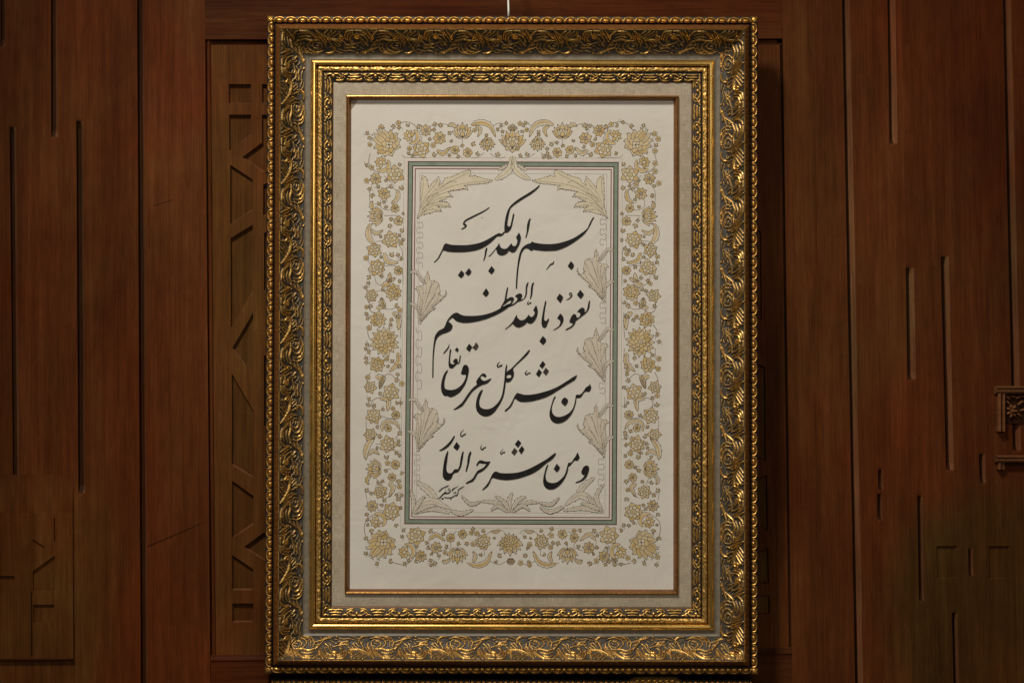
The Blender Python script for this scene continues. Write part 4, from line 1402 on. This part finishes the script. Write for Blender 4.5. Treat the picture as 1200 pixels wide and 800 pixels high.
leaves((650, 550), 13.33, [([(350, 430), (440, 270), (625, 120)], 90), ([(760, 660), (430, 400), (160, 556)], 110), ([(740, 665), (450, 600), (130, 642)], 70),
                           ([(720, 650), (600, 520), (505, 400)], 66), ([(740, 640), (650, 420), (770, 220)], 66), ([(740, 640), (560, 560), (400, 520)], 60)], dots=6)
leaves((535, 570), 9.23, [([(580, 278), (560, 180), (605, 60)], 56), ([(575, 275), (510, 160), (412, 100)], 44), ([(590, 275), (660, 150), (755, 108)], 44),
                          ([(560, 272), (420, 170), (262, 158)], 44), ([(600, 272), (740, 175), (895, 172)], 44), ([(560, 276), (450, 210), (372, 258)], 40), ([(605, 276), (710, 205), (795, 262)], 40),
                          ([(262, 158), (150, 185), (52, 92)], 38), ([(895, 172), (1020, 190), (1112, 112)], 40), ([(1165, 210), (1010, 268), (898, 212)], 46)], dots=6)
def wave(x, ya, yb, amp, per=11.8, sgn=1, drift=-0.008):
    n = max(8, int((yb - ya) / per * 12))
    pts = []
    for i in range(n + 1):
        t = 2 * PI * (yb - ya) / per * i / n
        y = ya + (yb - ya) * i / n + 0.17 * per * math.sin(2 * t)
        pts.append((x + (y - ya) * drift + sgn * amp * (0.45 - math.cos(t)), y))
    d = Draw(0.0001)
    d.line(pts, 0.5, M['stem'], n=2)
    d.build('tendril')
wave(490.5, 258, 312, 3.6); wave(489.5, 384, 456, 3.4, 19); wave(487.5, 530, 566, 3.2)
wave(708.5, 254, 287, 3.6, sgn=-1); wave(708, 352, 380, 3.4, sgn=-1); wave(707, 446, 462, 3.4, sgn=-1); wave(706, 535, 568, 3.4, sgn=-1)

# --- the writing ------------------------------------------------------
ZI = 0.0009
def ink(org, s, pts, name='pen_stroke', mat=None, holes=None):
    d = Draw(ZI)
    lp = smooth_loop([(org[0] + x / s, org[1] + y / s) for x, y in pts])
    loops = [lp]
    for h in holes or []:
        loops.append(smooth_loop([(org[0] + x / s, org[1] + y / s) for x, y in h]))
    d.fill(loops, mat or M['ink'])
    return d.build(name)
def pen(org, s, pts, name='vowel_mark', mat=None):
    d = Draw(ZI)
    q = [(org[0] + p[0] / s, org[1] + p[1] / s) for p in pts]
    d.line(q, [max(0.35, p[2] / s) for p in pts], mat or M['ink'], n=6)
    d.dot(q[0][0], q[0][1], max(0.35, pts[0][2] / s) / 2, mat or M['ink'])
    return d.build(name)
def dots(org, s, *loops, mat=None):
    for lp in loops:
        ink(org, s, lp, 'dot', mat)
A_ = (500, 260); B_ = (535, 210); C_ = (570, 250); D_ = (600, 245); E_ = (500, 360); F_ = (560, 320); G_ = (585, 340); H_ = (630, 330)
I_ = (510, 420); J_ = (510, 395); K_ = (550, 400); L_ = (585, 410); M_ = (635, 435); N_ = (510, 495); O_ = (540, 520); P_ = (590, 510); Q_ = (508, 560)
SK, SM, SN, SPp = 8.889, 11.43, 11.11, 10.91
# first line
ink(A_, 10, [(80,475),(100,455),(125,430),(150,385),(180,325),(203,270),(222,252),(250,258),(290,268),(370,272),(460,272),(540,263),(620,245),(700,212),(760,178),(810,148),(850,132),(880,140),(905,113),(918,118),(905,140),(875,165),(845,168),(825,172),(790,205),(740,250),(690,285),(640,312),(580,333),(510,346),(440,353),(360,355),(290,352),(240,346),(205,335),(190,335),(165,385),(140,430),(115,455),(92,474)])
ink(B_, 10, [(970,66),(975,80),(940,120),(880,170),(800,220),(720,272),(655,320),(632,345),(620,380),(608,440),(597,500),(597,540),(610,557),(625,550),(640,505),(652,450),(662,410),(672,400),(676,412),(668,460),(655,520),(640,575),(620,605),(590,627),(565,626),(560,590),(562,530),(572,460),(590,390),(610,345),(630,315),(660,285),(720,238),(800,188),(880,138),(940,95)])
pen(B_, 10, [(385,330,7),(330,368,13),(250,410,16),(170,450,18),(110,482,18),(90,505,18),(84,525,18),(98,534,24),(112,540,17),(95,565,15),(70,578,11),(55,585,6)])
pen(B_, 10, [(299,449,9),(303,452,9)])
ink(A_, 10, [(705,298),(710,306),(702,350),(692,400),(677,440),(665,460),(664,450),(677,400),(682,350),(693,310)])
dots(A_, 10, [(365,625),(405,567),(440,600),(432,630),(402,658)], [(450,600),(495,540),(525,578),(515,605),(488,632)], [(720,575),(760,515),(797,560),(785,585),(758,614)])
ink(C_, 12.5, [(25,632),(60,600),(100,555),(140,505),(170,465),(183,432),(192,450),(205,490),(230,512),(262,520),(300,510),(330,480),(355,450),(370,438),(378,460),(395,478),(425,478),(442,450),(452,415),(450,385),(435,355),(455,315),(477,280),(498,320),(505,360),(498,405),(480,460),(455,510),(430,550),(400,572),(370,572),(345,558),(330,545),(315,570),(280,600),(235,615),(195,612),(165,590),(150,560),(145,530),(135,525),(110,560),(75,600),(40,632)])
ink(C_, 12.5, [(637,70),(650,78),(640,110),(632,160),(622,220),(608,280),(592,330),(578,367),(572,355),(582,310),(590,250),(592,200),(600,150),(615,105)])
ink(D_, 10, [(952,92),(962,98),(940,140),(910,200),(880,250),(840,300),(780,350),(710,400),(640,440),(570,470),(520,485),(450,490),(370,490),(300,483),(245,475),(235,490),(215,483),(195,468),(170,460),(145,468),(125,495),(108,530),(95,590),(82,650),(72,730),(66,800),(62,860),(58,930),(44,930),(46,850),(50,790),(58,700),(68,620),(80,550),(95,500),(115,460),(145,430),(185,408),(222,395),(235,376),(250,388),(300,400),(370,408),(450,410),(530,402),(600,385),(670,362),(740,330),(800,290),(850,255),(885,220),(905,175),(930,125)])
pen(D_, 10, [(490,610,6),(480,635,15),(460,645,18),(445,655,13),(420,685,8),(400,710,5)])
dots(D_, 10, [(652,668),(690,608),(725,655),(718,685),(695,712)])
# second line
ink(E_, 10, [(65,822),(66,740),(68,620),(74,500),(85,400),(100,330),(140,275),(200,240),(215,215),(235,165),(260,125),(295,88),(325,68),(358,62),(390,80),(430,95),(500,100),(580,98),(660,88),(740,68),(810,40),(865,10),(920,-22),(955,-40),(975,-20),(945,10),(900,40),(840,75),(760,112),(680,142),(600,163),(520,177),(440,182),(380,172),(340,155),(315,130),(298,122),(270,145),(255,168),(280,185),(302,212),(300,240),(275,275),(235,295),(180,315),(140,340),(115,375),(100,430),(88,520),(82,620),(80,740),(78,822)])
ink(F_, 12.5, [(437,198),(441,215),(430,290),(419,370),(409,402),(389,442),(368,478),(352,512),(330,515),(343,480),(368,440),(388,400),(397,350),(410,280),(425,220)])
ink(F_, 12.5, [(388,418),(400,398),(440,370),(480,350),(515,354),(531,375),(517,412),(492,452),(465,490),(430,500),(380,510),(350,512),(362,498),(400,480),(450,455),(480,430),(493,402),(468,400),(430,425),(400,450),(380,462)])
ink(F_, 12.5, [(540,345),(555,325),(590,302),(625,297),(650,315),(645,350),(630,372),(640,385),(670,370),(690,330),(697,290),(700,230),(705,180),(725,140),(742,126),(736,160),(722,220),(718,290),(705,340),(680,375),(640,402),(600,415),(570,430),(530,462),(490,480),(450,492),(445,478),(485,463),(520,445),(560,412),(576,392),(575,365),(560,347)])
ink(F_, 12.5, [(815,133),(824,143),(810,180),(802,250),(795,310),(780,360),(765,384),(763,370),(772,310),(775,240),(785,180),(800,145)])
dots(F_, 12.5, [(68,300),(120,220),(160,285),(145,320),(115,348)])
pen(F_, 12.5, [(748,402,4),(728,428,8),(726,448,13),(740,455,13),(752,440,9),(765,435,20),(785,430,6)])
ink(G_, 12.5, [(85,565),(130,530),(180,480),(215,430),(240,380),(252,352),(262,385),(280,415),(320,440),(365,430),(400,400),(425,365),(437,352),(445,375),(470,390),(495,380),(512,355),(520,330),(510,305),(497,295),(520,250),(542,218),(555,255),(565,300),(560,350),(545,400),(520,445),(485,480),(450,490),(420,478),(405,470),(380,500),(335,530),(285,545),(245,535),(215,510),(195,490),(165,520),(125,548),(90,574)])
ink(G_, 12.5, [(682,148),(689,165),(678,230),(665,320),(658,390),(660,430),(675,450),(695,445),(712,418),(725,412),(729,430),(715,470),(700,510),(685,540),(662,550),(638,540),(622,505),(620,450),(628,380),(642,300),(658,220),(672,165)])
dots(G_, 12.5, [(588,745),(637,668),(685,720),(680,755),(640,800)], [(838,118),(885,48),(935,95),(925,135),(895,188)])
ink(G_, 12.5, [(893,340),(930,375),(942,420),(932,470),(905,515),(865,550),(820,575),(788,592),(800,575),(840,550),(875,520),(893,480),(890,445),(870,425),(848,415),(865,380)])
ink(H_, 12.5, [(757,273),(768,280),(762,340),(750,400),(725,440),(690,475),(650,505),(620,530),(585,555),(560,575),(548,610),(525,645),(490,675),(450,695),(415,710),(403,706),(430,685),(475,660),(505,635),(520,608),(490,605),(465,585),(480,540),(500,500),(525,475),(555,480),(570,505),(575,530),(600,520),(620,500),(625,475),(615,455),(600,440),(577,452),(590,425),(620,395),(655,378),(685,395),(690,425),(685,450),(705,435),(725,400),(735,350),(745,300)])
dots(H_, 12.5, [(575,190),(625,118),(678,185),(660,215),(630,252)])
pen(H_, 12.5, [(498,196,12),(480,202,13),(465,186,12),(472,166,13),(490,163,13),(501,184,14),(495,215,14),(470,240,14),(440,258,10),(415,270,5)])
# third line
pen(J_, 12.5, [(207,103,6),(196,140,14),(170,180,18),(145,210,17),(122,238,15)])
ink(J_, 12.5, [(220,168),(233,182),(226,240),(219,310),(223,370),(240,392),(266,394),(284,382),(277,366),(257,364),(274,330),(300,312),(325,318),(331,345),(329,373),(344,368),(351,330),(356,290),(365,260),(376,267),(370,310),(362,360),(345,385),(315,395),(290,420),(265,445),(235,455),(205,440),(195,400),(198,330),(205,250),(212,195)])
dots(J_, 12.5, [(288,183),(320,145),(348,185),(322,218)], [(452,165),(497,92),(543,143),(500,215)])
dots(J_, 12.5, [(538,148),(560,136),(597,72),(633,125),(625,150),(595,195),(560,162)], mat=M['ink_thin'])
ink(I_, 12.5, [(180,163),(188,175),(165,225),(145,290),(135,350),(135,400),(150,440),(190,455),(240,458),(300,445),(350,415),(400,365),(430,315),(447,270),(450,232),(420,232),(400,235),(375,215),(390,170),(405,120),(435,90),(465,95),(488,130),(492,180),(482,240),(465,310),(440,375),(400,440),(350,500),(290,540),(240,560),(210,560),(180,545),(140,545),(105,510),(88,460),(85,400),(95,330),(115,260),(145,200)])
ink(I_, 12.5, [(263,743),(300,720),(350,680),(395,640),(430,590),(470,530),(510,475),(550,430),(590,395),(615,375),(600,345),(615,305),(650,260),(680,225),(715,217),(742,235),(748,260),(735,275),(710,262),(690,250),(670,258),(665,280),(680,305),(715,325),(755,315),(790,298),(826,287),(805,320),(775,350),(740,370),(690,385),(640,410),(590,445),(540,490),(500,545),(460,605),(430,650),(405,685),(370,710),(320,735),(280,748)])
ink(K_, SK, [(135,498),(141,505),(120,560),(105,610),(105,655),(120,685),(150,700),(190,703),(235,690),(280,655),(315,610),(338,560),(352,490),(362,420),(368,350),(375,280),(386,238),(394,242),(391,290),(386,322),(400,305),(430,285),(470,245),(530,185),(590,120),(624,83),(632,90),(610,130),(550,190),(490,245),(455,290),(462,310),(465,340),(450,385),(425,415),(400,425),(383,418),(378,440),(370,500),(358,560),(335,620),(300,680),(255,740),(205,772),(160,778),(115,760),(80,725),(68,680),(72,620),(90,560),(115,515)],
    holes=[[(387,365),(395,350),(412,344),(432,348),(438,362),(428,376),(408,381),(392,377)]])
pen(K_, SK, [(317,213,4),(296,233,9),(292,257,14),(308,263,13),(319,250,9),(331,252,18),(343,238,5)])
pen(K_, SK, [(602,299,4),(586,321,8),(584,338,13),(600,343,11),(612,330,8),(625,330,13),(637,318,4)])
ink(L_, 10, [(60,716),(70,700),(110,665),(140,620),(165,570),(185,530),(210,500),(240,508),(290,522),(360,522),(440,510),(520,490),(600,465),(680,430),(750,390),(820,345),(870,312),(914,290),(905,315),(885,350),(850,372),(780,415),(700,465),(620,515),(540,555),(460,580),(380,600),(300,608),(240,602),(210,585),(190,570),(178,572),(160,620),(140,660),(110,690),(75,717)])
dots(L_, 10, [(470,185),(510,125),(542,165),(505,218)], [(430,280),(465,220),(500,260),(465,318)], [(725,610),(742,572),(764,553),(803,577),(804,605),(774,655),(750,638)])
dots(L_, 10, [(512,260),(545,205),(583,245),(548,298)], mat=M['ink_thin'])
ink(M_, SM, [(178,326),(184,335),(160,390),(140,450),(132,510),(145,560),(175,595),(215,608),(265,603),(320,582),(370,548),(410,500),(430,450),(442,400),(450,350),(455,315),(475,310),(505,310),(530,295),(560,260),(585,220),(610,200),(630,190),(638,163),(655,190),(660,220),(650,250),(630,272),(600,268),(580,270),(550,305),(520,345),(485,355),(462,355),(458,400),(445,460),(425,515),(395,575),(350,630),(300,670),(250,690),(200,695),(155,680),(120,645),(102,590),(105,530),(120,470),(140,400),(160,350)])
# fourth line
ink(N_, SN, [(249,166),(257,178),(240,215),(210,265),(170,310),(120,345),(65,366),(48,361),(90,335),(140,295),(185,250),(220,205),(240,175)])
pen(N_, SN, [(372,90,4),(347,113,8),(331,140,10),(335,168,16),(355,174,14),(367,156,10),(381,155,18),(400,134,5)])
dots(N_, SN, [(235,318),(278,248),(320,300),(310,325),(283,362)])
ink(N_, SN, [(160,368),(171,372),(165,420),(155,500),(145,580),(150,625),(175,655),(205,655),(230,635),(245,610),(270,603),(295,605),(315,560),(325,500),(338,430),(355,380),(371,366),(365,420),(352,500),(340,560),(320,605),(295,640),(265,650),(240,660),(225,690),(205,730),(170,750),(130,740),(102,705),(98,650),(105,570),(120,480),(140,410)])
ink(N_, SN, [(460,370),(469,380),(455,440),(445,510),(430,570),(409,637),(396,636),(402,590),(415,540),(420,480),(432,420),(448,385)])
pen(N_, SN, [(607,288,4),(593,315,8),(598,340,16),(618,347,16),(633,326,10),(645,325,16),(661,309,4)])
pen(N_, SN, [(887,338,4),(862,365,6),(849,385,8),(856,404,16),(870,399,10),(882,381,8),(895,387,18),(911,374,4)])
ink(O_, 12, [(226,312),(217,296),(235,260),(260,232),(295,228),(330,240),(375,245),(417,239),(405,265),(385,300),(350,340),(310,375),(265,400),(240,415),(215,460),(190,500),(165,525),(125,540),(80,556),(66,549),(100,525),(145,500),(175,470),(205,420),(230,380),(270,355),(310,335),(345,300),(365,275),(330,275),(290,270),(260,268),(245,285)])
ink(O_, 12, [(298,644),(320,618),(355,580),(390,530),(420,470),(445,420),(475,388),(500,385),(545,402),(610,410),(700,408),(790,400),(870,380),(950,350),(1040,305),(1120,262),(1216,205),(1271,162),(1331,120),(1340,136),(1320,171),(1287,210),(1194,276),(1139,325),(1073,375),(996,419),(900,455),(800,485),(700,502),(620,505),(540,495),(480,480),(450,470),(432,490),(410,540),(385,585),(355,615),(325,635),(305,650)])
dots(P_, SPp, [(145,110),(188,52),(228,95),(185,155)], [(193,190),(235,130),(268,175),(228,240)], [(642,425),(680,358),(722,405),(712,435),(680,470)])
dots(P_, SPp, [(100,215),(140,155),(180,195),(140,255)], mat=M['ink_thin'])
ink(P_, SPp, [(564,368),(573,375),(555,430),(540,490),(540,545),(555,580),(590,600),(640,605),(690,590),(740,550),(775,510),(800,450),(815,390),(830,345),(860,345),(895,300),(920,265),(935,235),(945,213),(960,240),(972,275),(960,305),(940,320),(910,318),(880,350),(850,385),(832,395),(825,440),(810,490),(785,545),(750,600),(700,650),(650,680),(600,690),(560,680),(525,650),(508,605),(510,540),(525,470),(545,400)])
ink(P_, SPp, [(1060,382),(1085,390),(1095,420),(1085,470),(1065,520),(1035,560),(995,585),(950,600),(913,606),(930,592),(980,570),(1015,540),(1040,500),(1015,500),(995,475),(1005,435),(1030,395)])
# the scribe's signature
for q in ([(120,305,12),(165,275,26),(195,240,18),(260,210,18),(320,185,22),(357,165,12)],
          [(118,472,12),(170,430,22),(215,380,24),(260,350,32),(330,350,24),(375,325,22),(392,290,24),(370,268,12)],
          [(262,330,18),(300,310,12)], [(338,290,10),(352,230,16)], [(380,244,20),(388,246,20)], [(280,265,16),(288,265,16)],
          [(432,292,16),(455,255,28),(510,220,14),(582,183,8)], [(472,341,14),(500,334,20),(534,328,16)], [(588,262,22),(640,230,20),(717,183,10)],
          [(580,262,12),(575,320,16),(565,372,18),(545,398,28),(500,402,18),(450,435,20),(400,455,20),(320,455,16),(248,445,20)], [(190,476,24),(212,474,34),(238,472,20)], [(404,490,24),(418,490,24)]):
    pen(Q_, 20, q, 'signature_stroke')
# ------------------------------------------------------------------ hanging cord
def tube(name, path, r, mat, parent=None, n=8, twist=0.0):
    V, F = [], []
    for k, p in enumerate(path):
        for i in range(n):
            a = 2 * math.pi * i / n
            V.append((p[0] + r * math.cos(a) * (1 + 0.12 * math.sin(3 * a + k * twist)), p[1] + r * math.sin(a), p[2]))
    for k in range(len(path) - 1):
        for i in range(n):
            j = (i + 1) % n
            F.append((k * n + i, k * n + j, (k + 1) * n + j, (k + 1) * n + i))
    F.append(tuple(range(n))[::-1])
    F.append(tuple(range((len(path) - 1) * n, len(path) * n)))
    return obj(name, V, F, mat, parent, smooth=True)
_top = PM @ Vector(((595.2 - 600.0) * K, (HH - 2.0) * K, 6.0 * K))
path = [(_top.x + 0.0002 * math.sin(i * 1.7), _top.y + i * 0.0006, _top.z - 0.001 + i * 0.012) for i in range(26)]
cord = tube('hanging_cord', path, 0.00165, M['cord'], twist=0.9)
tag(cord, 'thin white cord rising from the top edge of the gold frame', 'cord')

# ------------------------------------------------------------------ second frame just below
F2W, F2T = 281.0, -392.2        # half width, top edge in picture pixels below the centre
f2 = empty('picture_frame', PM @ Matrix.Translation((0, 0, -0.006)))
tag(f2, 'bronze beaded top edge of a second frame, just below the large gold frame', 'picture frame')
prof = [(-0.6, -8), (-0.4, 2.0), (1.0, 3.4), (6.2, 3.4), (6.8, 2.0), (8.2, 2.0), (9.5, 6.0), (13, 10), (40, 2), (46, 1)]
mi2 = [1, 1, 1, 1, 1, 1, 0, 0, 0]
def f2pos(side, s, d, z):
    if side == 0:
        return (s * K, (F2T - d) * K, z * K)
    sg = -1 if side == 1 else 1
    return (sg * (F2W - d) * K, (F2T - s) * K, z * K)
V = [f2pos(0, e * (F2W - d), d, z) for e in (-1, 1) for d, z in prof]
k = len(prof)
r2 = obj('frame_rail', V, [(i, i + 1, i + k + 1, i + k) for i in range(k - 1)], [M['brown'], M['blackened']], f2, matidx=mi2)
for sd in (1, 2):
    V = [f2pos(sd, s_ if s_ > 0 else d, d, z) for s_ in (0, 90) for d, z in prof]
    F = [(i, i + 1, i + k + 1, i + k) for i in range(k - 1)]
    obj('frame_rail', V, F if sd == 2 else [f[::-1] for f in F], [M['brown'], M['blackened']], f2, matidx=mi2)
V, A = [], []
n2 = int(2 * (F2W - 1) / 13.0)
pt2 = 2 * (F2W - 1) / n2
for j in range(len(ev)):
    for i in range(len(eu)):
        V.append(((-(F2W - 1) + eu[i] / EP * pt2) * K, (F2T - 0.2 - ev[len(ev) - 1 - j] * 0.9) * K, (egg_base(ev[j]) - 10.6 + EH[j, i] * 0.9) * K))
        A.append(EH[j, i] / 2.0 + 0.1)
e2 = obj('egg_bead', V, grid_faces(len(ev), len(eu), True), M['egg'], r2, smooth=True, attr={'gild': A})
for q in range(1, n2):
    share(e2, (q * pt2 * K, 0, 0), r2)
# raised cresting on the right of its top rail
V, A = [], []
nu, nv = 90, 16
for j in range(nv):
    for i in range(nu):
        a, b_ = i / (nu - 1), j / (nv - 1)
        x = 737 + a * 62 - 600
        rise = 4.6 * min(1, math.sin(math.pi * a) * 2.2) ** 0.7
        y = F2T + rise - b_ * (rise + 5)
        rib = abs(math.sin(a * math.pi * 9 + b_ * 1.2))
        z = 3.5 + 3.2 * math.sin(math.pi * b_) + 1.3 * rib * math.sin(math.pi * b_)
        V.append((x * K, y * K, z * K)); A.append(0.12 + 0.5 * rib)
obj('cresting', V, grid_faces(nv, nu, True), M['egg'], r2, smooth=True, attr={'gild': A})

# ------------------------------------------------------------------ carved wood pieces at the right edge of the wall
def wall_box(name, x0, x1, y0, y1, steps, mat, parent, vertical=False):
    """stepped moulding: steps [(t, height m)] across the short side; runs along the long side"""
    V = []
    prof = [(0.0, 0.002)] + steps + [(1.0, 0.002)]
    for e in (0, 1):
        for t, h in prof:
            if vertical:
                V.append(wall_pt(x0 + (x1 - x0) * t, y0 if e == 0 else y1, -h))
            else:
                V.append(wall_pt(x0 if e == 0 else x1, y0 + (y1 - y0) * t, -h))
    k = len(prof)
    F = [(i, i + 1, i + k + 1, i + k) if not vertical else (i, i + k, i + k + 1, i + 1) for i in range(k - 1)]
    F.append(tuple(range(k))); F.append(tuple(range(k, 2 * k))[::-1])
    return obj(name, V, F, mat, parent)
org = wall_pt(1200, 460, 0)
steps = [(0.0, 0.014), (0.10, 0.017), (0.26, 0.017), (0.30, 0.0125), (0.48, 0.0125), (0.54, 0.0145), (0.78, 0.0145), (0.82, 0.009), (1.0, 0.009)]
shelf = empty('wall_carving', Matrix.Identity(4))
tag(shelf, 'small brown carved wooden frame corner with a dark rosette at the right edge', 'carving')
wall_box('top_moulding', 1164.2, 1262, 452.2, 460.8, steps, M['bracket'], shelf)
wall_box('side_moulding', 1167.0, 1175.6, 460.8, 505, [(0.0, 0.012), (0.12, 0.014), (0.30, 0.014), (0.36, 0.006), (0.58, 0.006), (0.64, 0.012), (0.92, 0.012), (1.0, 0.009)], M['bracket'], shelf, vertical=True)
def petal_blob(cx, cy, rx, ry, h0, h, ang, name):
    V = []
    nr, na = 6, 14
    ca, sa = math.cos(ang), math.sin(ang)
    for i in range(nr + 1):
        t = i / nr
        for j in range(na):
            a = 2 * math.pi * j / na
            x, y = rx * t * math.cos(a), ry * t * math.sin(a)
            V.append(wall_pt(cx + x * ca - y * sa, cy + x * sa + y * ca, -(h0 + h * math.sqrt(max(0, 1 - t * t)))))
    F = []
    for i in range(nr):
        for j in range(na):
            k_ = (j + 1) % na
            F.append((i * na + j, i * na + k_, (i + 1) * na + k_, (i + 1) * na + j))
    return obj(name, V, F, M['bracket'], shelf, smooth=True)
_b = quad_sheet([(1175.6, 460.8), (1262, 460.8), (1262, 496), (1175.6, 496)], -0.002)
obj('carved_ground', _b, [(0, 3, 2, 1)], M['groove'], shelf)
for i in range(7):
    a = i * 2 * math.pi / 7
    petal_blob(1184.5 + 4.2 * math.cos(a), 481.5 + 5.4 * math.sin(a), 3.4, 1.9, 0.003, 0.006, a, 'petal')
petal_blob(1184.5, 481.5, 2.2, 2.6, 0.004, 0.009, 0, 'rosette_boss')
for (x, y, a) in ((1180, 466, 0.6), (1186, 464.6, 0.1), (1192, 465.5, -0.4), (1197.5, 464.5, 0.2), (1180.5, 472, 0.9), (1194.5, 472, -0.8), (1199, 471, 0.4), (1193, 486, 0.7), (1198, 480, -0.3)):
    petal_blob(x, y, 4.2, 1.4, 0.003, 0.005, a, 'carved_leaf')
ledge = empty('wooden_ledge', Matrix.Identity(4))
tag(ledge, 'narrow brown wooden ledge below the carved rosette frame at the right edge', 'ledge')
wall_box('top_moulding', 1164.6, 1262, 533.0, 541.2, steps, M['bracket'], ledge)
wall_box('side_moulding', 1167.4, 1175.4, 541.2, 549.5, [(0.0, 0.011), (0.3, 0.012), (0.36, 0.006), (0.58, 0.006), (0.64, 0.010), (1.0, 0.008)], M['bracket'], ledge, vertical=True)
_b = quad_sheet([(1175.4, 541.2), (1262, 541.2), (1262, 544.5), (1175.4, 544.5)], -0.004)
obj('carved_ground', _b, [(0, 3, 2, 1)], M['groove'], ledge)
